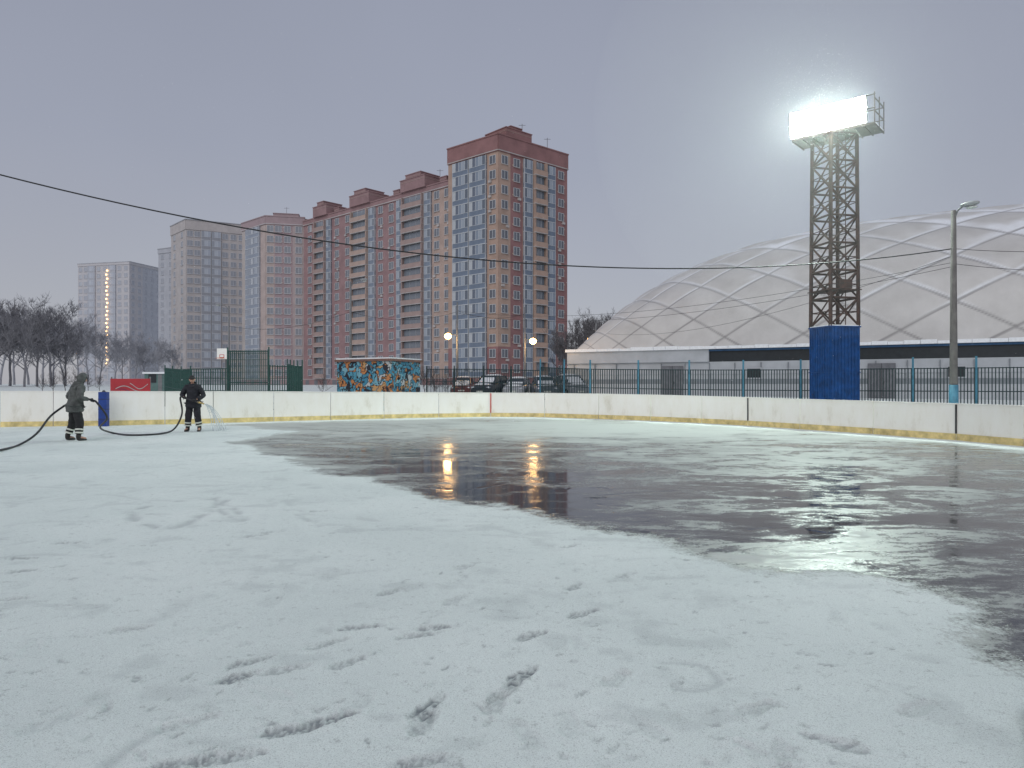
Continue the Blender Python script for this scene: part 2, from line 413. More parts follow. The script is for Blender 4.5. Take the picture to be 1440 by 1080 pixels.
p=W(151,599.5); x,y=p.x,p.y-0.22; r=thing('padded_post',(x,y,0),'blue padded post standing against the white rink boards','post')
mb=MB(); mb.box(x-.145,x+.145,y-.09,y+.09,0.0,1.22,0); part('padding',mb,[m_blue2],r)
mb=MB()
for zz in (0.25,0.6,0.95): mb.box(x-.149,x+.149,y-.094,y+.094,zz,zz+0.03,0)
part('strap',mb,[mat('dark_strap',(0.02,0.03,0.1),0.6)],r)
mb=MB(); mb.tube([(x,y,1.22),(x,y,1.28)],[0.07,0.03],10,0); part('post_cap',mb,[m_dark],r)

a=[(1.93,2.60),(2.32,3.2),(3.2,3.2),(3.2,2.0),(1.5,2.0)]
r=thing('rubber_mat',(2.3,2.6,0.02),'dark grey rubber mat lying on the snow','mat')
mb=MB(); mb.prism(a,0.024,0.047,0); part('mat_sheet',mb,[mat('rubber',(0.10,0.10,0.11),0.6,20,0.3,bump=0.3)],r)
mb=MB()
for q,w_ in zip(a[:2],a[1:3]): mb.tube([(q[0],q[1],0.047),(w_[0],w_[1],0.047)],0.012,6,0)
part('mat_edge',mb,[mat('rubber_edge',(0.2,0.2,0.21),0.5)],r)

# ------------------------------------------------------------- apartment buildings
def palette(k):  # k sets how much painted haze pales every material of the building
    t='_%d'%int(k*100)
    P={}
    def mk(n,c,r=0.8,ns=0.4,na=0.2): P[n]=mat(n+t,haze_tint(c,k),r,ns,na*(1-k))
    mk('red_brick',(0.205,0.064,0.052)); mk('tan_brick',(0.36,0.225,0.155)); mk('white_trim',(0.40,0.36,0.34)); mk('brown_brick',(0.27,0.155,0.115))
    mk('beige',(0.33,0.255,0.195)); mk('grey_panel',(0.20,0.20,0.215)); mk('roof_dark',(0.10,0.09,0.09)); mk('blue_panel',(0.10,0.14,0.205)); mk('dark_recess',(0.05,0.05,0.06))
    mk('frame',(0.50,0.52,0.54),0.5)
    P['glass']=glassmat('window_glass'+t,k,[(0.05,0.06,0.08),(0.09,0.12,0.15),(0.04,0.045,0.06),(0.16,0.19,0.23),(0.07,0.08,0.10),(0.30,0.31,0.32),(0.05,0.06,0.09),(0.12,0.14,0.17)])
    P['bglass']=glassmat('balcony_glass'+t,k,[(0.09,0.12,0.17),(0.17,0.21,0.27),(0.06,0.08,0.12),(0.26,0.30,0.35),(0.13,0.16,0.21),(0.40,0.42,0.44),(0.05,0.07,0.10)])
    return P
KEYS=['red_brick','tan_brick','white_trim','brown_brick','beige','grey_panel','roof_dark','blue_panel','dark_recess','frame','glass','bglass']
KI={k:i for i,k in enumerate(KEYS)}
def proto_window(w_=1.5,h_=1.55,n=2):
    m=MB(); f=0.08
    for i in range(n):
        a=-w_/2+w_*i/n; m.quad((a+.01,0.04,0),(a+w_/n-.01,0.04,0),(a+w_/n-.01,0.04,h_),(a+.01,0.04,h_),KI['glass'])
    F=KI['frame']
    m.box(-w_/2-f,w_/2+f,0,0.10,-f,0,F); m.box(-w_/2-f,w_/2+f,0,0.10,h_,h_+f,F)
    m.box(-w_/2-f,-w_/2,0,0.098,0.001,h_-.001,F); m.box(w_/2,w_/2+f,0,0.098,0.001,h_-.001,F)
    for i in range(1,n):
        a=-w_/2+w_*i/n; m.box(a-.04,a+.04,0,0.09,0.001,h_-.001,F)
    m.box(-w_/2-.15,w_/2+.15,0,0.2,-f-.07,-f-.002,KI['white_trim'])
    return m
def proto_glaze(w_,fh,blue='blue_panel'):
    m=MB(); n=max(2,round(w_/0.85)); F=KI['frame']; y=0.45
    m.box(-w_/2,w_/2,-0.2,y,0.02,0.95,KI[blue])
    m.box(-w_/2-.03,w_/2+.03,-0.2,y+.06,-0.11,0.018,F)
    m.box(-w_/2,w_/2,y-.1,y+.04,0.952,1.02,F)
    for i in range(n):
        a=-w_/2+w_*i/n; b_=a+w_/n
        m.quad((a+.03,y,1.02),(b_-.03,y,1.02),(b_-.03,y,fh-.12),(a+.03,y,fh-.12),KI['bglass'])
    for i in range(n+1):
        a=-w_/2+w_*i/n; m.box(a-.04,a+.04,y-.1,y+.03,0.02 if i in(0,n) else 1.021,fh-.112,F)
    m.quad((-w_/2,0,.95),(-w_/2,y,.95),(-w_/2,y,fh-.13),(-w_/2,0,fh-.13),KI['bglass'])
    m.quad((w_/2,0,.95),(w_/2,y,.95),(w_/2,y,fh-.13),(w_/2,0,fh-.13),KI['bglass'])
    return m
def proto_balcony(w_,fh,c='tan_brick',dep=1.1):
    m=MB()
    m.box(-w_/2,w_/2,-.1,dep,0.0,0.14,KI['white_trim'])
    m.box(-w_/2,w_/2,dep-.12,dep+.002,0.142,1.15,KI[c])
    m.box(-w_/2,-w_/2+.12,-.1,dep-.122,0.142,1.15,KI[c]); m.box(w_/2-.12,w_/2,-.1,dep-.122,0.142,1.15,KI[c])
    m.box(-w_/2+.002,-w_/2+.35,-.1,dep-.13,1.152,fh-.002,KI[c]); m.box(w_/2-.35,w_/2-.002,-.1,dep-.13,1.152,fh-.002,KI[c])
    n=3
    for i in range(n):
        a=-w_/2+.37+(w_-.74)*i/n; b_=a+(w_-.74)/n
        m.quad((a+.04,.35,1.0),(b_-.04,.35,1.0),(b_-.04,.35,fh-.1),(a+.04,.35,fh-.1),KI['glass'])
        m.box(a-.03,a+.03,.3,.42,.9,fh-.01,KI['frame'])
    return m
def building(label,fp,faces,H,k,z0=2.9,fh=2.8,nf=16,crown='red_brick',crown_z=None,body='tan_brick',blocks=(),base='red_brick',zb=0.5,crownlines=True):
    Pm=palette(k); mats=[Pm[n] for n in KEYS]
    c=sum((Vector((p[0],p[1],0)) for p in fp),Vector())/len(fp)
    root=thing('apartment_building',(c.x,c.y,zb),label,'apartment building')
    wall=MB(); wall.prism([tuple(p)[:2] for p in fp],zb-1,H-0.05,KI[body])
    place={'window':[], 'glazed_balcony':[], 'balcony':[]}
    if crown_z is None: crown_z=z0+nf*fh
    for (Pp,Q,cols) in faces:
        Pp=Vector((Pp[0],Pp[1],0)); Q=Vector((Q[0],Q[1],0)); L=(Q-Pp).length; t=(Q-Pp)/L
        n=Vector((t.y,-t.x,0))
        if n.dot(-(Pp+Q))<0: n=-n
        M=Matrix(((t.x,n.x,0,Pp.x),(t.y,n.y,0,Pp.y),(0,0,1,0),(0,0,0,1)))
        s=0.0
        for (fr_,typ,nw) in cols:
            wseg=fr_*L; s0=s; s1=s+wseg; s=s1; mid=(s0+s1)/2
            kind=typ.split('_')[0]; colr={'red':'red_brick','tan':'tan_brick','brown':'brown_brick','beige':'beige','grey':'grey_panel'}.get(kind,body)
            d=0.1+0.006*(int(s0*7)%5)
            zl=zb
            if kind=='tan' and base=='red_brick' and k<.2:
                wall.box(s0+.001,s1-.001,-.3,d,zb,z0+2*fh-.01,KI['red_brick'],M); zl=z0+2*fh
            wall.box(s0+.001,s1-.001,-.3,d,zl,crown_z-.01,KI[colr],M)
            if typ.endswith('glaze'):
                pm=('glazed_balcony',round(wseg-.3,2),'blue_panel' if kind!='dark' else 'dark_recess')
                for f in range(nf): place['glazed_balcony'].append((pm,M@Matrix.Translation((mid,d,z0+f*fh))))
            elif typ.endswith('balc'):
                for f in range(nf): place['balcony'].append((('balcony',round(wseg-.1,2),colr),M@Matrix.Translation((mid,d,z0+f*fh))))
            else:
                if nw:
                    for f in range(nf):
                        for i in range(nw):
                            place['window'].append((('window',1.5 if nw<4 else 1.3,''),M@Matrix.Translation((s0+wseg*(i+.5)/nw,d,z0+f*fh+.85))))
                if kind=='red':
                    for f in range(nf):
                        for i in range(nw):
                            x=s0+wseg*(i+.5)/nw
                            wall.box(x-1.2,x-.86,-.1,d+.04,z0+f*fh+.86,z0+f*fh+1.15,KI['tan_brick'],M)
                            wall.box(x+.86,x+1.2,-.1,d+.04,z0+f*fh+1.9,z0+f*fh+2.2,KI['tan_brick'],M)
                if nw and k<.3:
                    for f in range(nf):
                        if random.random()<.2:
                            xx=s0+wseg*.5+random.choice((-.6,.6)); wall.box(xx-.35,xx+.35,d-.1,d+.35,z0+f*fh+.1,z0+f*fh+.55,KI['white_trim'],M)
        wall.box(0,L,-.2,.35,zb,z0-.25,KI[base],M); wall.box(-.05,L+.05,-.2,.42,z0-.248,z0-.1,KI['white_trim'],M)
        wall.box(-.12,L+.12,-.3,.32,crown_z,H,KI[crown],M)
        wall.box(-.2,L+.2,-.3,.45,H+.003,H+.25,KI['roof_dark' if not crownlines else crown],M)
        if crownlines: wall.box(-.15,L+.15,-.3,.36,crown_z+.1,crown_z+.28,KI['white_trim'],M)
        nb=int(L/4)
        for i in range(nb): wall.box((i+.3)*L/nb,(i+.7)*L/nb,.2,.37,zb+.8,zb+2.0,KI['dark_recess'],M)
    for (P0,tx,s0,s1,d0,d1,za,zc,cc) in blocks:
        P0=Vector((P0[0],P0[1],0)); t=Vector((tx[0],tx[1],0)).normalized(); n=Vector((t.y,-t.x,0))
        if n.dot(-P0)<0: n=-n
        M=Matrix(((t.x,n.x,0,P0.x),(t.y,n.y,0,P0.y),(0,0,1,0),(0,0,0,1)))
        wall.box(s0,s1,d0,d1,za,zc,KI[cc],M); wall.box(s0-.12,s1+.12,d0-.12,d1+.12,zc+.002,zc+.18,KI[cc],M)
        wall.box(s0-.04,s1+.04,d0-.04,d1+.04,zc-.62,zc-.5,KI['brown_brick'],M)
    part('wall',wall,mats,root)
    if blocks:
        an=MB()
        for (P0,tx,s0,s1,d0,d1,za,zc,cc) in blocks[::2]:
            P0=Vector((P0[0],P0[1],0)); t=Vector((tx[0],tx[1],0)).normalized()
            q=P0+t*((s0+s1)/2+.4); an.tube([(q.x,q.y+2,zc),(q.x,q.y+2,zc+2.2)],.05,4); an.tube([(q.x-.7,q.y+2,zc+1.9),(q.x+.7,q.y+2,zc+1.9)],.04,4)
        part('roof_aerial',an,[Pm['roof_dark']],root)
    cache={}
    off=Matrix.Translation(-root.location)
    for kd,lst in place.items():
        lst.sort(key=lambda e:-(1000/(e[1].translation.length)))
        rest=MB()
        for i,(key,M) in enumerate(lst):
            if key not in cache:
                if key[0]=='window': pm=proto_window(key[1])
                elif key[0]=='glazed_balcony': pm=proto_glaze(key[1],fh,key[2])
                else: pm=proto_balcony(key[1],fh,key[2])
                cache[key]=(pm,pm.mesh(kd,mats))
            if i<100:
                o=obj(kd,cache[key][1],root); o.matrix_local=off@M
            else: rest.merge(cache[key][0],M)
        if rest.v:
            o=part(kd+'_row',rest,mats,root); o['kind']='stuff'
    return root
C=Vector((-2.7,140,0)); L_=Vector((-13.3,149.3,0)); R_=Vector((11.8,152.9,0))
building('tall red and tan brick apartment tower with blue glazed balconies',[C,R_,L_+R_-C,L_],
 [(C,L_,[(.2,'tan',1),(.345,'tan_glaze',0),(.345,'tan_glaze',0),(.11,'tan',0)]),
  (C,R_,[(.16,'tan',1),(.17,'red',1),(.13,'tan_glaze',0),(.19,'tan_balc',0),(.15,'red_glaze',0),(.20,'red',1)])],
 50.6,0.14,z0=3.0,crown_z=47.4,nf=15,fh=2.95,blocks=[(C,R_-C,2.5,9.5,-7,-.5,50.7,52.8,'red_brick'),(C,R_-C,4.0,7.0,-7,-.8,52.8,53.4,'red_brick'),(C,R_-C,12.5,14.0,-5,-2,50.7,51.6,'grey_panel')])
dW=Vector((-1.1,1,0)).normalized(); P0=L_+Vector((0.7,0.75,0))*1.3
def pw(s): return P0+dW*s
nin=Vector((.67,.74,0))
LW=58.0
cols=[(3.6,'tan',1),(3.0,'tan',1),(2.4,'tan_glaze',0),(7.2,'brown_balc',0),(2.4,'red_glaze',0),(4.4,'red',1),(3.6,'red',1),(2.6,'brown_glaze',0),(6.6,'tan_balc',0),
 (4.6,'red',1),(4.4,'red',1),(2.2,'red_glaze',0),(5.0,'brown_balc',0),(6.0,'red',1)]
tot=sum(c_[0] for c_ in cols)
bl=[]
cum=0
for wd,ty,_ in cols:
    if ty.endswith('balc'):
        bl.append((P0,dW,(cum-.8)*LW/tot,(cum+wd+.4)*LW/tot,-5,.9,44.7,47.2 ,'red_brick'))
        bl.append((P0,dW,(cum+1)*LW/tot,(cum+wd-1)*LW/tot,-5,.5,47.2,48.3,'red_brick'))
    cum+=wd
for s_ in (4,20,33,44,53): bl.append((P0,dW,s_-1.0,s_+1.2,-4,-.8,44.7,46.2,'red_brick'))
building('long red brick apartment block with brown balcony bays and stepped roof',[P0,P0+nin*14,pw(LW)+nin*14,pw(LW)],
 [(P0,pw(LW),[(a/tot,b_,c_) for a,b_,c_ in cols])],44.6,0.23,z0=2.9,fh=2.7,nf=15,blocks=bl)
Rc=XY(428,190); Cc=XY(374,188); Lc=XY(341,197)
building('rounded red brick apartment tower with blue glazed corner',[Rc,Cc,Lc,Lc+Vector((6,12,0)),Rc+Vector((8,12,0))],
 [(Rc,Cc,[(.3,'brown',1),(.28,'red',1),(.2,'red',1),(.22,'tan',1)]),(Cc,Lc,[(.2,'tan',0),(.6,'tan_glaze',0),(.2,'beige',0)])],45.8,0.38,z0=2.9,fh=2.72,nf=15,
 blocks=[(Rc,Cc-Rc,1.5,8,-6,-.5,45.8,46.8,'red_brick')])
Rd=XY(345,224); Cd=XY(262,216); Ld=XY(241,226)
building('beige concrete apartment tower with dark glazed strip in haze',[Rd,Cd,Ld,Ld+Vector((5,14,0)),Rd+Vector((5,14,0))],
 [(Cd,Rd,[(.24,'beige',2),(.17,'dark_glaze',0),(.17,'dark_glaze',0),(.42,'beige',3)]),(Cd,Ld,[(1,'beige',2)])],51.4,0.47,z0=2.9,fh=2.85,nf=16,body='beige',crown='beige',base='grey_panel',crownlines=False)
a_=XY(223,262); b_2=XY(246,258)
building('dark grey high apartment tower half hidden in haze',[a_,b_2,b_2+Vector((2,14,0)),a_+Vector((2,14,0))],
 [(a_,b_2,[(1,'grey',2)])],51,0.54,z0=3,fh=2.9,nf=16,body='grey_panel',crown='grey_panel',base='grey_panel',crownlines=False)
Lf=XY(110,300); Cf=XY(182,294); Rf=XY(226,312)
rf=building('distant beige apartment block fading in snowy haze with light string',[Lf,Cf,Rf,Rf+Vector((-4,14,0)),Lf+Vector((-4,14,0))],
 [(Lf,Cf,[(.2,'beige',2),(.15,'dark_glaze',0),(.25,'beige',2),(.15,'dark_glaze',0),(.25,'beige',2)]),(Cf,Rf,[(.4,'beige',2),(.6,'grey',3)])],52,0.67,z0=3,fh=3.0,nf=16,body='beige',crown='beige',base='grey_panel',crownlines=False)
m_warm=emis('warm_lamp',(1.0,0.60,0.26),4.0)
mb=MB()
for i in range(24):
    p=XY(150+(.6 if i%2 else -.6),295.5); mb.sphere((p.x,p.y,10+i*1.68),0.36,8,6,0)
part('light_string',mb,[m_warm],rf)

# ------------------------------------------------------------- trees
def tree_mb(seed,H=12.0,lv=4):
    R=random.Random(seed); tr=MB(); cr=MB()
    pts=[Vector((0,0,-.3))]; d=Vector((R.uniform(-.05,.05),R.uniform(-.05,.05),1))
    for i in range(6):
        pts.append(pts[-1]+d*H*0.105); d=(d+Vector((R.uniform(-.12,.12),R.uniform(-.12,.12),0))).normalized()
    rad=[H*.015*(1-.12*i) for i in range(7)]
    tr.tube(pts,rad,7,0)
    def br(p,d,l,r,level):
        n=3 if level<3 else 2; q=[p]; dd=d.copy()
        for i in range(n):
            dd=(dd+Vector((R.uniform(-.25,.25),R.uniform(-.25,.25),R.uniform(-.05,.22)))).normalized(); q.append(q[-1]+dd*l/n)
        cr.tube(q,[r*(1-.55*i/n) for i in range(n+1)],3,0,cap=False)
        if level>=lv: return
        for k in range([0,5,5,6,4][level]):
            f=R.uniform(.25,1.0); b0=q[min(n,int(f*n+.5))]
            ax=Vector((R.uniform(-1,1),R.uniform(-1,1),R.uniform(-.3,.9))).normalized()
            br(b0,(dd*.75+ax*.75).normalized(),l*R.uniform(.45,.68),max(.020,r*.5),level+1)
    for k in range(13):
        f=R.uniform(.30,1.0); i=min(5,int(f*6)); b0=pts[i].lerp(pts[i+1],f*6-i)
        an=k*2.4+R.uniform(-.4,.4); up=.5+.9*f
        br(b0,Vector((math.cos(an),math.sin(an),up)).normalized(),H*R.uniform(.2,.36)*(1.25-.5*f),rad[i]*.5,1)
    return tr,cr
def mk_tree(seed,H,mt,label,kind='tree',lv=4):
    tr,cr=tree_mb(seed,H,lv)
    r=thing(kind,(0,-200,0),label,kind)
    obj('trunk' if kind=='tree' else 'stem',tr.mesh('trunk',[mt]),r); obj('crown',cr.mesh('crown',[mt]),r)
    return r
def haze_bark(k): return mat('bark_haze_%d'%int(k*100),haze_tint((0.055,0.045,0.042),k),0.9,2,0.2)
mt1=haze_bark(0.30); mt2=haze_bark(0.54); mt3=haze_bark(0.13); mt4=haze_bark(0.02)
def plant(protos,spots,group):
    used=set()
    for (u,d,h_) in spots:
        pr_=random.choice(protos); p=XY(u,d); loc=(p.x,p.y,G(p.x,p.y))
        if pr_.name not in used:
            used.add(pr_.name); pr_.location=loc; pr_.scale=(h_/12,)*3; pr_.rotation_euler=(0,0,random.uniform(0,6)); pr_['group']=group
        else:
            n=copy_thing(pr_,loc,random.uniform(0,6),h_/12); n['group']=group
    for q in protos:
        if q.name not in used:
            for c_ in [c_ for c_ in bpy.data.objects if c_.parent==q]: bpy.data.objects.remove(c_)
            bpy.data.objects.remove(q)
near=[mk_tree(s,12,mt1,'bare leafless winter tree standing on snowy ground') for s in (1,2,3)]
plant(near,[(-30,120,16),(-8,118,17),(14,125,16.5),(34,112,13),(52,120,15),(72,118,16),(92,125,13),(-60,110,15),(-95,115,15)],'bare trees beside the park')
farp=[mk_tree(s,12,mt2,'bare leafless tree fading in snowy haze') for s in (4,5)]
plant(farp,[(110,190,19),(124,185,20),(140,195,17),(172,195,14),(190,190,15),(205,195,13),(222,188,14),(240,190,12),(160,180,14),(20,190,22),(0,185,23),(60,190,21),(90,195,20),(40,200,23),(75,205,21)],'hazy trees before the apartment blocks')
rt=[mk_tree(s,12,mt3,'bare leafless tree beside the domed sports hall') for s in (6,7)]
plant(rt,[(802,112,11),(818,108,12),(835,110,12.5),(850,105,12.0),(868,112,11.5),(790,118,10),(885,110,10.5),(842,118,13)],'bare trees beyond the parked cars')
sh=[mk_tree(s,12,mt4,'low bare shrub growing from the snow','shrub',3) for s in (8,9)]
plant(sh,[(598,50,2.6),(612,49,2.4),(628,52,2.2),(75,70,2.6),(92,72,3.0),(108,70,2.9),(124,71,2.6),(140,70,2.2),(60,72,2.2),(453,55,2),(650,54,2)],'shrubs behind the rink')

# ------------------------------------------------------------- sports hall with air dome
e1=Vector((.87,-.495,0)).normalized(); e2=Vector((.495,.87,0)).normalized()
c0=Vector((44,65.6,0)); A=32.4; B=20.5; ZB=4.5; HD=12.3
hall=thing('sports_hall',(c0.x,c0.y,0.4),'low sports hall roofed by a white inflated dome with crossing cables','sports hall')
NU,NV=520,380
ph=np.linspace(-math.pi/2,math.pi/2,NU); th=np.linspace(-math.pi/2,math.pi/2,NV)
PH,TH=np.meshgrid(ph,th,indexing='ij'); S=np.sin(PH); T=np.sin(TH)
f=np.sqrt(np.clip(1-np.abs(S)**3,0,1))*np.sqrt(np.clip(1-np.abs(T)**2.2,0,1))
Sp=PH/(math.pi/2)*A*1.12; Tp=TH/(math.pi/2)*B*1.25
per=4.9
q1=(Sp*1.0+Tp*1.0)/per; q2=(Sp*1.0-Tp*1.0)/per
d1=np.abs((q1%1)-.5); d2=np.abs((q2%1)-.5)
pill=np.sqrt(np.clip(np.cos(math.pi*((q1%1)-.5))*np.cos(math.pi*((q2%1)-.5)),0,1))
line=np.maximum(nsst(.462,.488,d1),nsst(.462,.488,d2))
Zd=ZB+HD*f+0.22*pill*np.clip(f*3,0,1)
up1=np.where(Tp<0,(q1%1),1-(q1%1)); up2=np.where(Tp<0,1-(q2%1),(q2%1))
nz=fbm(Sp*.35+40,Tp*.35+40,4,8)
band=np.maximum(nsst(.26,.02,up1+(.5-nz)*.5),nsst(.26,.02,up2+(.5-nz)*.5))
snw=np.clip(band*nsst(.42,.9,f+.5*(nz-.5))+nsst(.94,1.0,f+.25*(nz-.5))*.9,0,1)
thin=np.maximum(nsst(.10,.03,up1),nsst(.10,.03,up2))*nsst(.1,.4,f+.4*(nz-.5))*.8
snw=np.maximum(snw,thin)
XX=c0.x+e1.x*S*A+e2.x*T*B-hall.location.x; YY=c0.y+e1.y*S*A+e2.y*T*B-hall.location.y; ZZ=Zd-hall.location.z
me=bpy.data.meshes.new('dome_roof'); idx=np.arange(NU*NV).reshape(NU,NV)
fa=np.stack([idx[:-1,:-1],idx[1:,:-1],idx[1:,1:],idx[:-1,1:]],-1).reshape(-1,4)
me.from_pydata(np.stack([XX,YY,ZZ],-1).reshape(-1,3).tolist(),[],fa.tolist())
me.polygons.foreach_set('use_smooth',np.ones(len(fa),bool))
for nm,arr in (('cable',line),('snow',snw)):
    at=me.attributes.new(nm,'FLOAT','POINT'); at.data.foreach_set('value',arr.ravel().astype(np.float32))
m_dome=bpy.data.materials.new('dome_fabric'); nt,b=nodes(m_dome)
g=add(nt,'ShaderNodeNewGeometry')
n1=add(nt,'ShaderNodeTexNoise',{'Vector':g.outputs['Position'],'Scale':0.35,'Detail':6.0,'Roughness':0.65})
base=ramp(nt,n1.outputs[0],[(0.3,(0.46,0.445,0.43)),(0.7,(0.59,0.575,0.56))])
sa=add(nt,'ShaderNodeAttribute',attribute_name='snow').outputs['Fac']; ca=add(nt,'ShaderNodeAttribute',attribute_name='cable').outputs['Fac']
n2=add(nt,'ShaderNodeTexNoise',{'Vector':g.outputs['Position'],'Scale':1.8,'Detail':5.0})
sa=math_(nt,'MULTIPLY',sa,math_(nt,'ADD',n2.outputs[0],0.45),True)
c=mixc(nt,sa,base,(0.80,0.82,0.86)); c=mixc(nt,math_(nt,'MULTIPLY',ca,0.75),c,(0.20,0.19,0.19))
nt.links.new(c,b.inputs['Base Color']); b.inputs['Roughness'].default_value=0.55
me.materials.append(m_dome); obj('dome_roof',me,hall)
m_wallg=mat('hall_wall_grey',(0.20,0.22,0.24),0.6,0.8,0.2); m_walll=mat('hall_wall_light',(0.40,0.42,0.445),0.6,0.8,0.12)
m_darkg=mat('hall_dark_band',(0.02,0.025,0.03),0.3); m_trimb=mat('hall_blue_trim',(0.03,0.09,0.19),0.5)
Mh=Matrix(((e1.x,-e2.x,0,c0.x-e2.x*B),(e1.y,-e2.y,0,c0.y-e2.y*B),(0,0,1,0),(0,0,0,1)))
mb=MB()
mb.box(-A-.6,A+.4,-B*2-.4,.3,-.2,ZB-1.2,0,Mh)
mb.box(-A-.6,-A+12,-B*2-.4,.5,ZB-1.198,ZB-.1,1,Mh)
mb.box(-A-.7,A+.5,.3,.36,2.3,2.75,0,Mh)
mb.box(-A-.7,A+.5,.3,.40,-.2,1.5,1,Mh)
mb.box(-A-.7,A+.5,.3,.38,1.502,1.9,2,Mh)
mb.box(-A-.65,-A-.6,-B*2,.2,1.5,2.1,2,Mh)
for i in range(33): mb.box(-A+i*2.0,-A+i*2.0+.06,.30,.42,-.2,3.2,2,Mh)
part('wall',mb,[m_walll,m_walll,m_wallg],hall)
mb=MB(); mb.box(-A+12,A+.4,-B*2,.25,ZB-1.198,ZB-.35,0,Mh); part('clerestory_window',mb,[m_darkg],hall)
mb=MB(); mb.box(-A+12,A+.4,-1,.45,ZB-.348,ZB-.2,0,Mh); part('eave_trim',mb,[m_trimb],hall)
mb=MB()
for i in range(64):
    x=-A-.7+i*1.02; hh_=random.uniform(.12,.24); mb.box(x,x+1.0,-1,.62+random.uniform(0,.08),ZB-.18,ZB-.1+hh_,0,Mh)
part('eave_snow',mb,[m_snowcap],hall)
for xs_ in (-A+9.0,-A+24.4):
    mb=MB(); mb.box(xs_-.9,xs_+.9,.422,.48,.3,3.0,0,Mh); mb.box(xs_-.02,xs_+.02,.48,.50,.3,3.0,1,Mh); mb.box(xs_+.1,xs_+.16,.48,.55,1.5,1.7,1,Mh)
    part('door',mb,[mat('door_grey',(0.14,0.145,0.16),0.5),m_dark],hall)
for xs_ in (-A+15.5,-A+29,-A+38):
    mb=MB(); mb.box(xs_-.6,xs_+.6,.422,.46,1.9,2.8,0,Mh); mb.box(xs_-.5,xs_+.5,.462,.48,2.0,2.7,1,Mh)
    part('window',mb,[m_walll,m_darkg],hall)

# ------------------------------------------------------------- floodlight tower
m_rust=bpy.data.materials.new('rusty_steel'); nt,b=nodes(m_rust)
g=add(nt,'ShaderNodeNewGeometry'); n1=add(nt,'ShaderNodeTexNoise',{'Vector':g.outputs['Position'],'Scale':4.0,'Detail':6.0,'Roughness':0.7})
nt.links.new(ramp(nt,n1.outputs[0],[(0.35,(0.028,0.018,0.016)),(0.55,(0.065,0.032,0.026)),(0.75,(0.12,0.06,0.045))]),b.inputs['Base Color']); b.inputs['Roughness'].default_value=0.8
tw=Vector((14.5,32.0,0)); tr=thing('floodlight_tower',tw,'rusty steel lattice tower with lit floodlights on blue clad base','floodlight tower')
Mt=Matrix.Translation(tw)@Matrix.Rotation(math.radians(12),4,'Z')
mb=MB(); hw=.74
mb.box(-hw,hw,-hw,hw,-.05,4.0,0,Mt)
for sx in range(-4,5):
    for sgn in (-1,1):
        mb.box(sx*hw/4.4-.025,sx*hw/4.4+.025,sgn*(hw+.012)-.014,sgn*(hw+.012)+.014,0,3.98,0,Mt); mb.box(sgn*(hw+.012)-.014,sgn*(hw+.012)+.014,sx*hw/4.4-.025,sx*hw/4.4+.025,0,3.98,0,Mt)
mb.box(-hw-.04,hw+.04,-hw-.04,hw+.04,4.002,4.06,0,Mt)
mb.box(-hw-.03,hw+.03,-hw-.03,hw+.03,2.0,2.04,0,Mt)
part('base_cladding',mb,[m_blue],tr)
mb=MB(); mb.box(-hw-.02,hw+.02,-hw-.02,hw+.02,4.062,4.10,0,Mt); part('base_snow',mb,[m_snowcap],tr)
zt=12.6; hb=.70; ht=.65
def leg(i,z):
    k=(z-4)/(zt-4); h_=hb+(ht-hb)*k; sx,sy=((-1,-1),(1,-1),(1,1),(-1,1))[i%4]; return Mt@Vector((sx*h_,sy*h_,z))
mb=MB()
for i in range(4): mb.tube([leg(i,4.05),leg(i,zt)],.09,4,0)
part('tower_leg',mb,[m_rust],tr)
mb=MB(); nc=7
for k in range(nc):
    za=4.1+(zt-4.1)*k/nc; zc=4.1+(zt-4.1)*(k+1)/nc; zm=(za+zc)/2
    for i in range(4):
        mb.tube([leg(i,za),leg(i+1,zc)],.046,4); mb.tube([leg(i+1,za),leg(i,zc)],.046,4); mb.tube([leg(i,zc),leg(i+1,zc)],.05,4)
        mb.tube([leg(i,zm),leg(i+1,zm)],.022,4)
for z_ in np.arange(4.3,zt,.33):
    mb.tube([Mt@Vector((-.2,-.5,z_)),Mt@Vector((.2,-.5,z_))],.014,4,0)
for sx in (-.2,.2): mb.tube([Mt@Vector((sx,-.5,4.1)),Mt@Vector((sx,-.5,zt+.2))],.022,4,0)
part('cross_bracing',mb,[m_rust],tr)
mb=MB(); mb.box(-.8,.8,-.8,.8,5.65,5.69,0,Mt); mb.box(-.35,.3,-.82,-.66,5.7,6.1,0,Mt)
part('rest_platform',mb,[m_rust],tr)
ax=Vector((.755,-.655,0)).normalized(); nrm=Vector((-.655,-.755,0)).normalized()
pc=Vector((14.62,31.95,0)); Mp=Matrix(((ax.x,nrm.x,0,pc.x),(ax.y,nrm.y,0,pc.y),(0,0,1,0),(0,0,0,1)))
mb=MB(); Lp=1.72
mb.box(-Lp,Lp,-.75,.75,zt,zt+.05,0,Mp)
for x in np.arange(-Lp,Lp+.01,.43): mb.box(x-.02,x+.02,-.76,.76,zt-.06,zt-.002,0,Mp)
for z_ in (zt+.55,zt+1.1):
    for (a,b2) in (((-Lp,-.75),(Lp,-.75)),((Lp,-.75),(Lp,.75)),((-Lp,-.75),(-Lp,.75))):
        mb.tube([Mp@Vector((a[0],a[1],z_)),Mp@Vector((b2[0],b2[1],z_))],.028,6,0)
for (x,y) in ((-Lp,-.75),(0,-.75),(Lp,-.75),(Lp,0),(Lp,.75),(-Lp,.75),(-Lp,0),(-.85,-.75),(.85,-.75)):
    mb.tube([Mp@Vector((x,y,zt)),Mp@Vector((x,y,zt+1.35))],.028,6,0)
for z_ in (zt+.08,zt+.72,zt+1.3): mb.tube([Mp@Vector((-Lp-.05,.62,z_)),Mp@Vector((Lp,.62,z_))],.03,6,0)
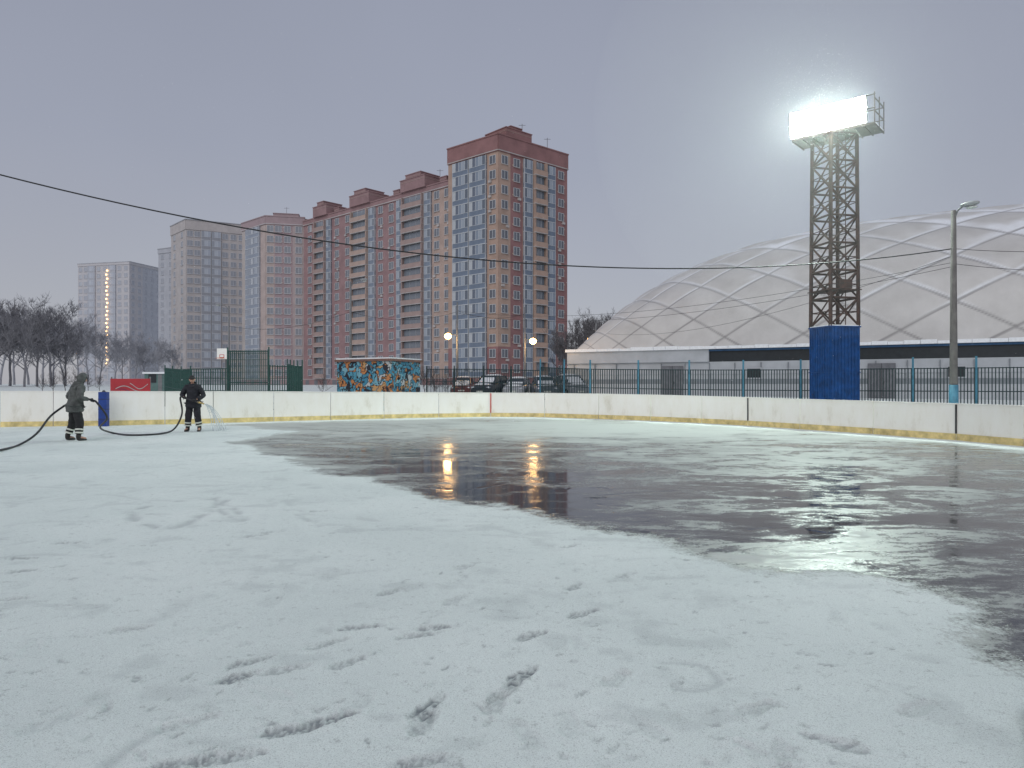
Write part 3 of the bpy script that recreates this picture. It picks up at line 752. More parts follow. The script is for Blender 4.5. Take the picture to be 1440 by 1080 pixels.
part('lamp_platform',mb,[mat('galvanised_grey',(0.10,0.09,0.09),0.6,5,0.3)],tr)
mb=MB(); mb.box(-Lp,Lp,-.74,.5,zt+.053,zt+.12,0,Mp); part('platform_snow',mb,[m_snowcap],tr)
m_flood=emis('floodlight_glass',(1.0,0.95,0.82),40.0); m_hous=mat('lamp_housing',(0.10,0.10,0.11),0.5)
for rI in range(2):
    for cI in range(6):
        x=-Lp+.20+cI*.535; z_=zt+.38+rI*.57
        Ml=Mp@Matrix.Translation((x,.80,z_))@Matrix.Rotation(math.radians(-18),4,'X')
        hs=MB(); hs.box(-.23,.23,-.20,.05,-.24,.24,0,Ml); hs.box(-.25,.25,.052,.075,-.27,.27,0,Ml)
        for s_ in (-1,1): hs.box(s_*.256-.005,s_*.256+.005,-.15,.03,-.05,.05,0,Ml)
        ho=part('floodlight',hs,[m_hous],tr)
        g_=MB(); g_.box(-.253,.253,.077,.10,-.272,.272,0,Ml); g_.sphere((0,.10,0),(.24,.05,.25),14,8,0,Ml); part('lamp_glass',g_,[m_flood],ho,off=tr.location)
al=bpy.data.lights.new('floodlight_beam','AREA'); al.shape='RECTANGLE'; al.size=3.2; al.size_y=1.2; al.energy=2900; al.color=(0.80,1.0,0.90); al.spread=math.radians(150)
ao=obj('floodlight_beam',al,tr); pos=pc+nrm*1.25+Vector((0,0,zt+.8)); ao.location=pos-tr.location
aim=(Vector((-6,13,0))-pos).normalized(); ao.rotation_euler=(-aim).to_track_quat('Z','Y').to_euler()
m_mist=bpy.data.materials.new('snow_mist'); m_mist.use_nodes=True; nt=m_mist.node_tree; nt.nodes.remove(nt.nodes['Principled BSDF'])
vs_=add(nt,'ShaderNodeVolumeScatter',{'Color':(1,1,1,1),'Density':0.0060,'Anisotropy':0.0}); nt.links.new(vs_.outputs[0],nt.nodes['Material Output'].inputs['Volume'])
mb=MB(); mb.sphere((0,0,0),10.0,40,26,0); o=obj('snow_mist',mb.mesh('snow_mist',[m_mist],smooth=True)); o.location=pos+nrm*.4; o['kind']='stuff'; o['label']='fine snow mist in the air around the lit floodlights'; o['category']='snow mist'
mb=MB(); R0=random.Random(12)
for k in range(1100):
    rad=abs(R0.gauss(0,2.2))+.3; dv=Vector((R0.gauss(0,1),R0.gauss(0,1),R0.gauss(0,1))).normalized()
    mb.sphere(pos+nrm*1.0+dv*rad,R0.uniform(.006,.014),4,2,0)
for k in range(1500):
    y_=R0.uniform(9,60); mb.sphere((R0.uniform(-.8,.8)*y_,y_,R0.uniform(.2,1.5+.5*y_)),R0.uniform(.003,.0065),4,2,0)
o=obj('falling_snow',mb.mesh('falling_snow',[m_snowcap])); o['kind']='stuff'; o['label']='small snowflakes falling over the rink and floodlights'; o['category']='snowflakes'

# ------------------------------------------------------------- street lamps and poles
m_conc=mat('concrete_pole',(0.15,0.14,0.135),0.85,3,0.25,bump=0.2); m_steel=mat('grey_steel',(0.17,0.175,0.18),0.5)
m_lamp=emis('lit_lamp',(1.0,0.52,0.13),26.0); m_unlit=mat('lamp_cover',(0.30,0.31,0.32),0.4); m_lblue=mat('light_blue_paint',(0.07,0.22,0.31),0.55,3,0.25)
def street_lamp(u,d,vtop,arm,lit,label,r0=.13,base_blue=False,lampv=None,pole=m_steel):
    p=XY(u,d); gz=G(p.x,p.y); zt_=EYE+(540-vtop)/1000*d
    r=thing('street_lamp',(p.x,p.y,gz),label,'street lamp')
    mb=MB(); mb.tube([(p.x,p.y,gz-.1),(p.x,p.y,zt_)],[r0,r0*.55],10,0); part('pole',mb,[pole],r,True)
    if base_blue:
        mb=MB(); mb.tube([(p.x,p.y,gz),(p.x,p.y,gz+1.5)],[r0*1.06,r0*1.02],12,0); part('painted_base',mb,[m_lblue],r,True)
    za=zt_ if lampv is None else EYE+(540-lampv)/1000*d
    a=Vector((p.x,p.y,za-.5 if lampv is None else za-.1)); e=a+Vector((arm[0],arm[1],.6 if lampv is None else .25))
    mb=MB(); mb.tube(catmull([a,a.lerp(e,.35)+Vector((0,0,.22)),e],5),.035,6,0); part('lamp_arm',mb,[m_steel],r,True)
    dr=Vector((arm[0],arm[1],0)).normalized()
    sz=.34
    M=Matrix.Translation(e)@Vector((1,0,0)).rotation_difference(dr).to_matrix().to_4x4()
    mb=MB(); mb.sphere((sz*.6,0,0.02),(sz,.15,.10),14,8,0,M); h_=part('lamp_head',mb,[m_unlit],r,True)
    mb=MB(); mb.sphere((sz*.8,0,-.12),(.31,.29,.26) if lit else (.2,.12,.05),14,10,0,M); part('lamp_bulb',mb,[m_lamp if lit else mat('lamp_lens',(0.5,0.52,0.5),0.2)],h_,True,off=r.location)
    if lit:
        m_=MB(); m_.sphere((0,0,0),2.2,20,14,0)
        pl=bpy.data.lights.new('lamp_glow','POINT'); pl.energy=160; pl.color=(1,.62,.28); pl.shadow_soft_size=.3
        po=obj('lamp_glow',pl,r); po.location=e+dr*.3+Vector((0,-.35,-.55))-r.location
    return r
street_lamp(1341,26,296,(.18,-.3),False,'tall concrete lamp post with blue painted base behind the fence',.15,True,pole=m_conc)
street_lamp(493,60,396,(1.0,-.3),False,'tall grey street lamp with curved arm, unlit',.14)
street_lamp(322,75,430,(-.8,-.2),False,'grey street lamp beside the ball court, unlit',.12)
street_lamp(643,62,425,(-.55,-.5),True,'street lamp with lit warm lamp beside parked cars',.13,lampv=474)
street_lamp(738,62,432,(.5,-.5),True,'street lamp with lit warm lamp beside parked cars',.10,lampv=481)
street_lamp(838,66,455,(-.45,-.5),True,'street lamp with lit warm lamp beside the sports hall',.10,lampv=480)
m_wire=mat('black_cable',(0.02,0.02,0.022),0.6)
def wire(a,b_,sag,r,label='thin black overhead cable hanging between lamp posts'):
    a=Vector(a); b_=Vector(b_); pts=[]
    for i in range(41):
        t=i/40; p=a.lerp(b_,t); p.z-=4*sag*t*(1-t); pts.append(p-a)
    mb=MB(); mb.tube(pts,r,5,0)
    o=obj('overhead_cable',mb.mesh('overhead_cable',[m_wire],smooth=True)); o.location=a; o['label']=label; o['category']='cable'; o['group']='overhead cables'
lp=XY(1341,26)
wire((lp.x,lp.y,6.45),(-17.4,20,8.2),1.84,.022,'long black overhead cable sagging across the rink')
for dz,zt_,sg in ((5.95,7.9,1.1),(5.8,7.7,1.3)):
    wire((lp.x,lp.y,dz),(XY(643,62).x,62,zt_),sg,.009)
wire((lp.x,lp.y,6.2),(XY(838,66).x,66,6.3),1.2,.009)
for dz,zz in ((6.45,6.9),(5.9,6.0)): wire((lp.x,lp.y,dz),(24,28,zz),.15,.010)
wire((XY(643,62).x,62,7.8),(XY(493,60).x,60,7.6),.7,.014); wire((XY(643,62).x,62,7.9),(XY(738,62).x,62,7.6),.5,.014)
wire((XY(493,60).x,60,7.6),(XY(322,75).x,75,7.6),.8,.014)

# ------------------------------------------------------------- fences
def fence(pts,H,mt,mtp,label,bar=.12,rails=(.25,1.2),post_h=None,post_r=.035,spacing=2.6,br=.009,cross=False):
    segs=[]
    for a,b_ in zip(pts[:-1],pts[1:]):
        a=Vector((a[0],a[1],0)); b_=Vector((b_[0],b_[1],0)); n=max(1,round((b_-a).length/spacing))
        for i in range(n): segs.append((a.lerp(b_,i/n),a.lerp(b_,(i+1)/n)))
    r=thing('fence',(segs[0][0].x,segs[0][0].y,G(segs[0][0].x,segs[0][0].y)),label,'fence')
    ph=post_h or H+.1
    for i,(a,b_) in enumerate(segs):
        g0=G(a.x,a.y); mb=MB(); mb.tube([(a.x,a.y,g0-.1),(a.x,a.y,g0+ph)],post_r,6,0); part('post',mb,[mtp],r)
        mb=MB(); n=max(2,int((b_-a).length/bar))
        t=(b_-a).normalized(); g1=G(b_.x,b_.y)
        for k in range(n):
            p=a.lerp(b_,(k+.5)/n); gg=G(p.x,p.y)
            M=Matrix.Translation((p.x,p.y,gg))@Matrix.Rotation(math.atan2(t.y,t.x),4,'Z')
            mb.box(-br,br,-br,br,.1,H,0,M)
        for z_ in rails:
            mb.tube([(a.x,a.y,g0+z_),(b_.x,b_.y,g1+z_)],.022,4,0)
        if cross:
            for z_ in np.arange(.3,H,.3): mb.tube([(a.x,a.y,g0+z_),(b_.x,b_.y,g1+z_)],.010,4,0,False)
        part('fence_panel',mb,[mt],r)
    p=segs[-1][1]; g0=G(p.x,p.y); mb=MB(); mb.tube([(p.x,p.y,g0-.1),(p.x,p.y,g0+ph)],post_r,6,0); part('post',mb,[mtp],r)
    return r
m_fg=mat('fence_dark_green',(0.018,0.04,0.042),0.5); m_fg2=mat('fence_green',(0.02,0.07,0.06),0.5)
fence([XY(760,44),XY(830,40.5),XY(1126,36),XY(1470,30.5),(35,27)],2.28,m_fg,m_lblue,'dark green bar fence with light blue posts behind the boards',bar=.13,rails=(.3,1.2,2.25),post_h=2.78,post_r=.05,br=.022)
fence([XY(600,50),XY(680,47),XY(760,44)],2.1,m_fg,m_fg,'dark green bar fence before the parked cars',bar=.14,rails=(.3,1.2,2.05),post_h=2.3,post_r=.045,br=.014)
fence([XY(232,42),XY(268,36),XY(322,34.5)],2.3,m_fg2,m_fg2,'green mesh fence around a ball court',bar=.18,rails=(.3,1.2,2.28),post_h=2.45,br=.016,cross=True)
fence([XY(320,34.4),XY(378,34)],3.15,m_fg2,m_fg2,'tall green mesh fence section of a ball court',bar=.10,rails=(.3,1.6,3.1),post_h=3.3,br=.018,cross=True)
fence([XY(378,34.2),XY(425,36),XY(404,46)],2.45,m_fg2,m_fg2,'green mesh fence around a ball court',bar=.14,rails=(.3,1.2,2.4),post_h=2.75,br=.016,cross=True)
p=XY(312,40); gz=G(p.x,p.y)
r=thing('basketball_hoop',(p.x,p.y,gz),'basketball hoop with white backboard on the fenced court','basketball hoop')
mb=MB(); mb.tube([(p.x,p.y+.6,gz),(p.x,p.y+.6,2.9),(p.x,p.y+.1,3.1)],.06,8,0); part('pole',mb,[m_steel],r)
mb=MB(); mb.box(p.x-.28,p.x+.28,p.y,p.y+.04,2.9,3.5,0); mb.box(p.x-.13,p.x+.13,p.y-.01,p.y-.002,2.98,3.16,1); mb.box(p.x-.10,p.x+.10,p.y-.015,p.y-.011,3.01,3.13,0); part('backboard',mb,[m_board,m_red],r)
mb=MB(); mb.tube([(p.x+.22*math.cos(a),p.y-.25+.22*math.sin(a),2.95) for a in np.linspace(0,6.283,17)],.012,5,0,False); part('rim',mb,[mat('rim_orange',(0.7,0.16,0.03),0.5)],r)

# ------------------------------------------------------------- mural shed
m_mural=bpy.data.materials.new('mural_paint'); nt,b=nodes(m_mural)
g=add(nt,'ShaderNodeNewGeometry'); n0=add(nt,'ShaderNodeTexNoise',{'Vector':g.outputs['Position'],'Scale':2.6,'Detail':2.0})
wv_=add(nt,'ShaderNodeMix',data_type='RGBA'); wv_.inputs[0].default_value=0.5; nt.links.new(g.outputs['Position'],wv_.inputs[6]); nt.links.new(n0.outputs['Color'],wv_.inputs[7])
vo=add(nt,'ShaderNodeTexVoronoi',{'Vector':wv_.outputs[2],'Scale':6.5})
cr_=add(nt,'ShaderNodeSeparateColor',{0:vo.outputs['Color']})
cc=ramp(nt,cr_.outputs[0],[(0.0,(0.05,0.22,0.33)),(0.24,(0.18,0.38,0.46)),(0.45,(0.50,0.20,0.07)),(0.56,(0.45,0.47,0.47)),(0.66,(0.02,0.02,0.03)),(0.76,(0.08,0.29,0.40)),(0.92,(0.50,0.28,0.12))])
for n in nt.nodes:
    if n.type=='VALTORGB': n.color_ramp.interpolation='CONSTANT'
ve=add(nt,'ShaderNodeTexVoronoi',{'Vector':wv_.outputs[2],'Scale':6.5},feature='DISTANCE_TO_EDGE')
ol=ramp(nt,ve.outputs['Distance'],[(0.05,0.0),(0.09,1.0)])
nt.links.new(mixc(nt,ol,(0.01,0.01,0.015),cc),b.inputs['Base Color']); b.inputs['Roughness'].default_value=0.6
pa=XY(474,40.5); pb=XY(548,38.5); pc2=XY(591,41.5); pd=pa+(pc2-pb)
sc=(pa+pc2)/2; r=thing('shed',(sc.x,sc.y,G(sc.x,sc.y)),'small flat roofed shed covered with colourful painted mural','shed')
mb=MB(); mb.prism([pa,pb,pc2,pd],-.1,2.75,0); part('wall',mb,[m_mural],r)
def grow(P,k):
    c_=sum(P,Vector())/len(P); return [c_+(q-c_)*k for q in P]
mb=MB(); mb.prism(grow([pa,pb,pc2,pd],1.06),2.752,2.88,0); part('roof',mb,[mat('rusty_roof',(0.18,0.10,0.08),0.8,3,0.3)],r)
mb=MB(); mb.prism(grow([pa,pb,pc2,pd],1.03),2.882,2.95,0); part('roof_snow',mb,[m_snowcap],r)
dm=pb.lerp(pc2,.4); tt=(pc2-pb).normalized(); Md=Matrix.Translation((dm.x,dm.y,0))@Matrix.Rotation(math.atan2(tt.y,tt.x),4,'Z')
mb=MB(); mb.box(-.45,.45,-.06,-.005,.1,2.1,0,Md); mb.box(.3,.36,-.1,-.06,1.0,1.1,1,Md); part('door',mb,[m_mural,m_dark],r)

p=XY(183,29.5); x=p.x; y=p.y
r=thing('banner',(x,y,0),'red advertising banner with white curved ribbons behind the boards','banner')
mb=MB(); mb.box(x-.82,x+.82,y,y+.04,.55,1.72,0); part('banner_sheet',mb,[mat('banner_red',(0.42,0.03,0.04),0.5,2,0.15)],r)
mb=MB()
for k,(a0,a1,zz) in enumerate(((-.6,.5,1.3),(-.5,.65,1.18),(.0,.75,1.42))):
    pts=[(x+a0+(a1-a0)*t,y-.012,zz+.12*math.sin(t*5+k)) for t in np.linspace(0,1,14)]
    for q,w_ in zip(pts[:-1],pts[1:]): mb.quad((q[0],q[1]-.001*k,q[2]-.018),(w_[0],w_[1]-.001*k,w_[2]-.018),(w_[0],w_[1]-.001*k,w_[2]+.018),(q[0],q[1]-.001*k,q[2]+.018),k%2)
part('ribbon_print',mb,[mat('print_white',(0.42,0.38,0.38),0.5),mat('print_dark_red',(0.2,0.03,0.08),0.5)],r)
mb=MB()
for s_ in (-.8,.8): mb.tube([(x+s_,y+.06,-.05),(x+s_,y+.06,1.8)],.03,8,0)
part('banner_post',mb,[m_steel],r)
def shed(u,d,w_,h_,dep,label,cm,rm):
    p=XY(u,d); g0=G(p.x,p.y); r=thing('kiosk',(p.x,p.y,g0),label,'kiosk')
    mb=MB(); mb.box(p.x-w_/2,p.x+w_/2,p.y,p.y+dep,g0-.1,g0+h_,0); part('wall',mb,[cm],r)
    mb=MB(); mb.box(p.x-w_/2-.15,p.x+w_/2+.15,p.y-.2,p.y+dep+.1,g0+h_+.002,g0+h_+.2,0); part('roof',mb,[rm],r)
    mb=MB(); mb.box(p.x-w_*.3,p.x+w_*.1,p.y-.03,p.y-.002,g0+1.0,g0+2.0,0); part('window',mb,[m_darkg],r)
    mb=MB(); mb.box(p.x+w_*.2,p.x+w_*.4,p.y-.03,p.y-.002,g0,g0+2.0,0); part('door',mb,[m_steel],r)
shed(217,80,2.2,2.0,2.5,'small green kiosk with snowy roof behind the court',mat('kiosk_green',(0.10,0.17,0.16),0.6),m_snowcap)

# ------------------------------------------------------------- cars
m_tyre=mat('tyre_rubber',(0.02,0.02,0.02),0.9); m_rim=mat('wheel_rim',(0.35,0.35,0.37),0.35,metal=0.6); m_cglass=mat('car_glass',(0.03,0.04,0.05),0.1)
m_hl=mat('headlight_lens',(0.6,0.62,0.65),0.15); m_tl=mat('tail_light',(0.35,0.02,0.02),0.3); m_refl=mat('reflective_band',(0.60,0.62,0.56),0.35,10,0.1)
def car(u,d,rot,colr,label,suv=0.0):
    p=XY(u,d); g0=G(p.x,p.y); r=thing('parked_car',(p.x,p.y,g0),label,'car','cars parked behind the fence'); r.rotation_euler=(0,0,rot)
    pm=mat('car_paint',colr,0.3,2,0.1); s=suv*.35; h=s*.6
    m_=MB(); K=10
    secs=[(-2.2,.66,.74,.70,.42,.70,.86+h),(-2.1,.74,.84,.78,.30,.78,.96+h),(-1.4,.78,.88,.80,.24,.80,.98+h),(.7,.78,.88,.80,.24,.78,.95+h),(1.4,.78,.88,.76,.24,.74,.88+h),(2.0,.74,.83,.68,.28,.64,.76+h),(2.2,.62,.70,.58,.36,.56,.64+h)]
    for (xx,wb_,wm,wt,z0,zm,z1) in secs:
        half=[(wb_,z0),(wm,z0+(zm-z0)*.35),(wm,zm),(wt+(wm-wt)*.25,z1-(z1-zm)*.12),(wt*.8,z1)]
        m_.v+=[(xx,a,b) for a,b in [(-a,b) for a,b in half]+[(a,b) for a,b in half[::-1]]]
    for i in range(len(secs)-1):
        for j in range(K):
            k=(j+1)%K; m_.f.append((i*K+j,(i+1)*K+j,(i+1)*K+k,i*K+k)); m_.m.append(0)
    m_.f.append(tuple(range(K))); m_.m.append(0); e=(len(secs)-1)*K; m_.f.append(tuple(e+K-1-j for j in range(K))); m_.m.append(0)
    obj('body',m_.mesh('body',[pm]),r)
    b0=-1.9 if suv>.3 else -1.55; t0=-1.75 if suv>.3 else -1.0
    top=1.42+s; z0=.94+h; m_=MB()
    lowr=[(b0,-.74),(1.15,-.72),(1.15,.72),(b0,.74)]; upr=[(t0,-.60),(.30,-.58),(.30,.58),(t0,.60)]
    m_.v=[(x,y,z0) for x,y in lowr]+[(x,y,top) for x,y in upr]
    for f in ((0,3,2,1),(4,5,6,7),(0,1,5,4),(1,2,6,5),(2,3,7,6),(3,0,4,7)): m_.f.append(f); m_.m.append(0)
    obj('cabin_glass',m_.mesh('cabin_glass',[m_cglass]),r)
    m_=MB()
    for k in range(4): m_.tube([(lowr[k][0],lowr[k][1]*1.005,z0),(upr[k][0],upr[k][1]*1.01,top)],.035,6)
    for sy in (-1,1): m_.tube([(-.35,sy*.74,z0),(-.4,sy*.605,top)],.03,6)
    m_.box(t0-.03,.33,-.62,.62,top-.01,top+.04); obj('roof',m_.mesh('roof',[pm]),r)
    m_=MB(); m_.sphere(((t0+.3)/2,0,top+.04),((.3-t0)/2*1.02,.60,.12),18,8); obj('roof_snow',m_.mesh('roof_snow',[m_snowcap],smooth=True),r)
    m_=MB(); m_.sphere((1.55,0,.86+h),(.5,.66,.10),16,8); obj('bonnet_snow',m_.mesh('bonnet_snow',[m_snowcap],smooth=True),r)
    m_=MB(); m_.quad((1.10,-.6,z0+.04),(1.10,.6,z0+.04),(.42,.5,top-.08),(.42,-.5,top-.08)); obj('windscreen_snow',m_.mesh('windscreen_snow',[m_snowcap]),r)
    for xx in (-1.32,1.38):
        for sy in (-1,1):
            mb=MB(); mb.tube([(xx,sy*.66,.33),(xx,sy*.90,.33)],.33,20,0); w_=obj('wheel',mb.mesh('wheel',[m_tyre]),r)
            mb=MB(); mb.tube([(xx,sy*.86,.33),(xx,sy*.915,.33)],.19,12,0); obj('rim',mb.mesh('rim',[m_rim]),w_)
    for sy in (-1,1):
        mb=MB(); mb.sphere((2.08,sy*.6,.64+h),(.13,.15,.08),10,6,0); obj('headlight',mb.mesh('headlight',[m_hl],smooth=True),r)
        mb=MB(); mb.sphere((-2.14,sy*.66,.80+h),(.07,.12,.12),10,6,0); obj('tail_light',mb.mesh('tail_light',[m_tl],smooth=True),r)
        mb=MB(); mb.sphere((.85,sy*.93,1.0+h),(.07,.10,.07),10,6,0); obj('side_mirror',mb.mesh('side_mirror',[pm],smooth=True),r)
    mb=MB(); mb.box(2.19,2.215,-.26,.26,.42,.53,0); obj('number_plate',mb.mesh('number_plate',[m_refl]),r)
car(690,54,-1.9,(0.03,0.035,0.045),'dark parked car with snow on roof and bonnet',.6)
car(728,55,-1.75,(0.35,0.36,0.38),'silver parked car with snow on its roof',.1)
car(765,53,-1.5,(0.10,0.11,0.13),'grey parked car covered by snow behind the fence',.3)
car(803,54,-1.3,(0.28,0.29,0.31),'light grey parked car with snow on its roof',.7)
car(652,60,-1.6,(0.12,0.03,0.03),'dark red parked car with snowy roof',.3)

# ------------------------------------------------------------- people
def skin_mb(verts,edges,radii,root=0,sub=2):
    me=bpy.data.meshes.new('t'); me.from_pydata([tuple(v) for v in verts],edges,[])
    o=bpy.data.objects.new('t',me); COL.objects.link(o)
    m=o.modifiers.new('s','SKIN'); m.use_smooth_shade=True
    for i,r_ in enumerate(radii):
        sv=me.skin_vertices[0].data[i]; sv.radius=r_ if hasattr(r_,'__len__') else (r_,r_); sv.use_root=(i==root)
    m2=o.modifiers.new('u','SUBSURF'); m2.levels=sub; m2.render_levels=sub
    dg=bpy.context.evaluated_depsgraph_get(); ev=o.evaluated_get(dg); q=ev.to_mesh()
    mb=MB(); mb.v=[tuple(v.co) for v in q.vertices]; mb.f=[tuple(p.vertices) for p in q.polygons]; mb.m=[0]*len(mb.f)
    ev.to_mesh_clear(); bpy.data.objects.remove(o); bpy.data.meshes.remove(me)
    return mb
m_skin=mat('skin',(0.46,0.27,0.20),0.55,8,0.08); m_glove=mat('black_glove',(0.03,0.03,0.032),0.7,20,0.2); m_eye=mat('eye_dark',(0.02,0.015,0.012),0.3); m_lip=mat('lips',(0.36,0.14,0.12),0.5)
m_boot=mat('black_boots',(0.022,0.021,0.02),0.6,12,0.3,bump=0.3)
def person(loc,face,label,jc,tc_,elb,grips,stance,lean=0.0,hood=True,headturn=0.0,nod=0.0):
    ang=math.atan2(face[1],face[0])-math.pi/2
    R=Matrix.Translation(loc)@Matrix.Rotation(ang,4,'Z'); Ri=R.inverted()
    r=thing('person',loc,label,'person'); r.rotation_euler=(0,0,ang)
    mj=mat('jacket_cloth',jc,0.85,9,0.35,bump=0.6); mtz=mat('trouser_cloth',tc_,0.85,9,0.35,bump=0.6)
    def put(name,mb,mats,par=None,smooth=True): return obj(name,mb.mesh(name,mats,smooth=smooth),par or r)
    V=Vector
    ch=V((0,lean*.35,1.28)); up=V((0,lean*.5,1.39)); nk=V((0,lean*.7,1.47)); hb=V((0,lean*.85+.015,1.55)); hd=V((0,lean*1.0+.03,1.625))
    sh=[V((-.18,lean*.5+.01,1.385)),V((.18,lean*.5+.01,1.385))]
    el=[V(e) for e in elb]; gl=[(Ri@V(g[0]),(Ri.to_3x3()@V(g[1])).normalized()) for g in grips]
    wr=[]
    for i in range(2):
        G0,a=gl[i]; dv=(el[i]-G0).normalized(); wr.append(G0+dv*.115)
    ft=[V((stance[0][0],stance[0][1],0)),V((stance[1][0],stance[1][1],0))]
    hip=[V((-.10,0,.87)),V((.10,0,.87))]; kn=[hip[i].lerp(ft[i],.5)+V((0,.045,.03)) for i in range(2)]
    an=[ft[i]+V((0,-.03,.11)) for i in range(2)]; toe=[ft[i]+V((.03*(1 if i else -1),.15,.05)) for i in range(2)]
    vs=[V((0,0,.95)),V((0,lean*.15,1.1)),ch,up,nk,hb, sh[0],el[0],wr[0], sh[1],el[1],wr[1], hip[0],kn[0],an[0],toe[0], hip[1],kn[1],an[1],toe[1]]
    ed=[(0,1),(1,2),(2,3),(3,4),(4,5),(3,6),(6,7),(7,8),(3,9),(9,10),(10,11),(0,12),(12,13),(13,14),(14,15),(0,16),(16,17),(17,18),(18,19)]
    ra_=[(.12,.09),(.11,.08),(.13,.09),(.11,.08),.055,.052,.055,.042,.026,.055,.042,.026,.082,.055,.038,.034,.082,.055,.038,.034]
    body=skin_mb(vs,ed,ra_)
    Mh_=Matrix.Translation(hd)@Matrix.Rotation(headturn,4,'Z')@Matrix.Rotation(-nod,4,'X')
    def hf(d): return 1-.14*(abs(d.z)-.2) if d.z<-.2 else 1.0
    body.sphere((0,0,0),(.077,.097,.118),24,18,0,Mh_,hf)
    body.tube([Mh_@V((0,.09,.02)),Mh_@V((0,.106,-.01)),Mh_@V((0,.118,-.028)),Mh_@V((0,.10,-.037))],[.007,.011,.015,.009],8,0)
    for s_ in (-1,1):
        body.sphere((s_*.031,.086,.008),(.014,.010,.008),10,6,2,Mh_); body.sphere((s_*.078,0,-.01),(.010,.022,.032),10,6,0,Mh_)
        body.sphere((s_*.031,.090,.026),(.019,.007,.005),8,5,2,Mh_)
    body.sphere((0,.088,-.062),(.024,.009,.008),10,6,3,Mh_)
    for i in range(2):
        G0,a=gl[i]; pdir=(wr[i]-G0); pdir=(pdir-a*pdir.dot(a)).normalized(); q=a.cross(pdir)
        palm=skin_mb([wr[i],G0+pdir*.062,G0+pdir*.046+a*.030,G0+pdir*.046-a*.030],[(0,1),(1,2),(1,3)],[.030,(.026,.026),(.021,.021),(.021,.021)],sub=1)
        palm.m=[1]*len(palm.f); body.merge(palm)
        for k in range(4):
            off=a*((k-1.5)*.0225); Ln=[.85,1.0,.95,.75][k]
            pts=[G0+off+(pdir*math.cos(t_)+q*math.sin(t_))*.040 for t_ in [math.radians(x*Ln) for x in (5,60,115,165,205)]]
            body.tube(pts,[.0118,.0118,.0108,.0098,.0075],7,1)
        pts=[G0-a*.040+(pdir*math.cos(t_)+q*math.sin(t_))*.042 for t_ in [math.radians(x) for x in (-8,-45,-85,-125)]]
        body.tube(pts,[.0145,.0135,.0125,.009],7,1)
    put('body',body,[m_skin,m_glove,m_eye,m_lip])
    cf=[wr[i]+(el[i]-wr[i]).normalized()*.01 for i in range(2)]
    me_=[el[i].lerp(cf[i],.5) for i in range(2)]; mu=[sh[i].lerp(el[i],.5) for i in range(2)]
    vs=[V((0,0,.73)),V((0,0,.80)),V((0,0,.92)),V((0,lean*.15,1.08)),ch,up,nk+V((0,-.01,.015)), sh[0],mu[0],el[0],me_[0],cf[0], sh[1],mu[1],el[1],me_[1],cf[1]]
    ed=[(0,1),(1,2),(2,3),(3,4),(4,5),(5,6),(5,7),(7,8),(8,9),(9,10),(10,11),(5,12),(12,13),(13,14),(14,15),(15,16)]
    jr=[(.26,.22),(.26,.22),(.24,.20),(.215,.18),(.222,.18),(.185,.155),(.10,.10),(.10,.10),.092,.084,.076,.060,(.10,.10),.092,.084,.076,.060]
    jk=skin_mb(vs,ed,jr,root=3)
    def crump(m_,a):
        m_.v=[tuple(V(v)+V((mnoise.noise(V(v)*14),mnoise.noise(V(v)*14+V((5,5,5))),mnoise.noise(V(v)*14+V((9,0,3)))))*a) for v in m_.v]
    crump(jk,.018); jo=put('jacket',jk,[mj])
    vs=[V((0,0,.92)),hip[0]+V((0,0,-.05)),hip[0].lerp(kn[0],.5),kn[0],kn[0].lerp(an[0],.5),an[0]+V((0,0,.05)),hip[1]+V((0,0,-.05)),hip[1].lerp(kn[1],.5),kn[1],kn[1].lerp(an[1],.5),an[1]+V((0,0,.05))]
    ed=[(0,1),(1,2),(2,3),(3,4),(4,5),(0,6),(6,7),(7,8),(8,9),(9,10)]
    tz=skin_mb(vs,ed,[(.13,.10),.112,.115,.105,.098,.098,.112,.115,.105,.098,.098]); crump(tz,.018)
    put('trousers',tz,[mtz])
    for i in range(2):
        sg=1 if i else -1
        bt=skin_mb([an[i]+V((0,0,.12)),an[i]+V((0,0,.0)),ft[i]+V((0,-.04,.055)),ft[i]+V((.01*sg,.07,.05)),ft[i]+V((.02*sg,.17,.045))],[(0,1),(1,2),(2,3),(3,4)],[.068,.066,(.06,.055),(.058,.05),(.052,.042)])
        lo=min(v[2] for v in bt.v); bt.v=[(v[0],v[1],max(v[2]-lo,.018)-.006) for v in bt.v]
        put('boot',bt,[m_boot])
        for f_ in (.42,.66):
            p0=kn[i].lerp(an[i],f_); p1=kn[i].lerp(an[i],f_+.11); mb=MB(); mb.tube([p0,p0.lerp(p1,.5),p1],[.102,.104,.102],18,0,False); put('reflective_band',mb,[m_refl])
    if hood:
        hm=MB(); nu,nv_=28,18
        for ii in range(nv_+1):
            t_=math.pi*ii/nv_*.86
            for jj in range(nu):
                p_=2*math.pi*jj/nu
                d=V((math.sin(t_)*math.cos(p_),-math.cos(t_),math.sin(t_)*math.sin(p_)))
                hm.v.append(tuple(Mh_@(V((d.x*.122,d.y*.140,d.z*.158))+V((0,-.012,0.0)))))
        for ii in range(int(nv_*.76)):
            for jj in range(nu):
                k=(jj+1)%nu; hm.f.append((ii*nu+jj,(ii+1)*nu+jj,(ii+1)*nu+k,ii*nu+k)); hm.m.append(0)
        hm.tube([nk+V((0,-.03,-.06)),nk+V((0,-.02,0)),nk+V((0,0,.07))],[.15,.135,.10],18,0,False)
        crump(hm,.012); put('hood',hm,[mj],jo)
    else:
        hm=MB(); hm.tube([nk+V((0,-.02,-.06)),nk+V((0,-.015,0)),nk+V((0,0.005,.06))],[.15,.125,.10],18,0,False)
        crump(hm,.012); put('collar',hm,[mj],jo)
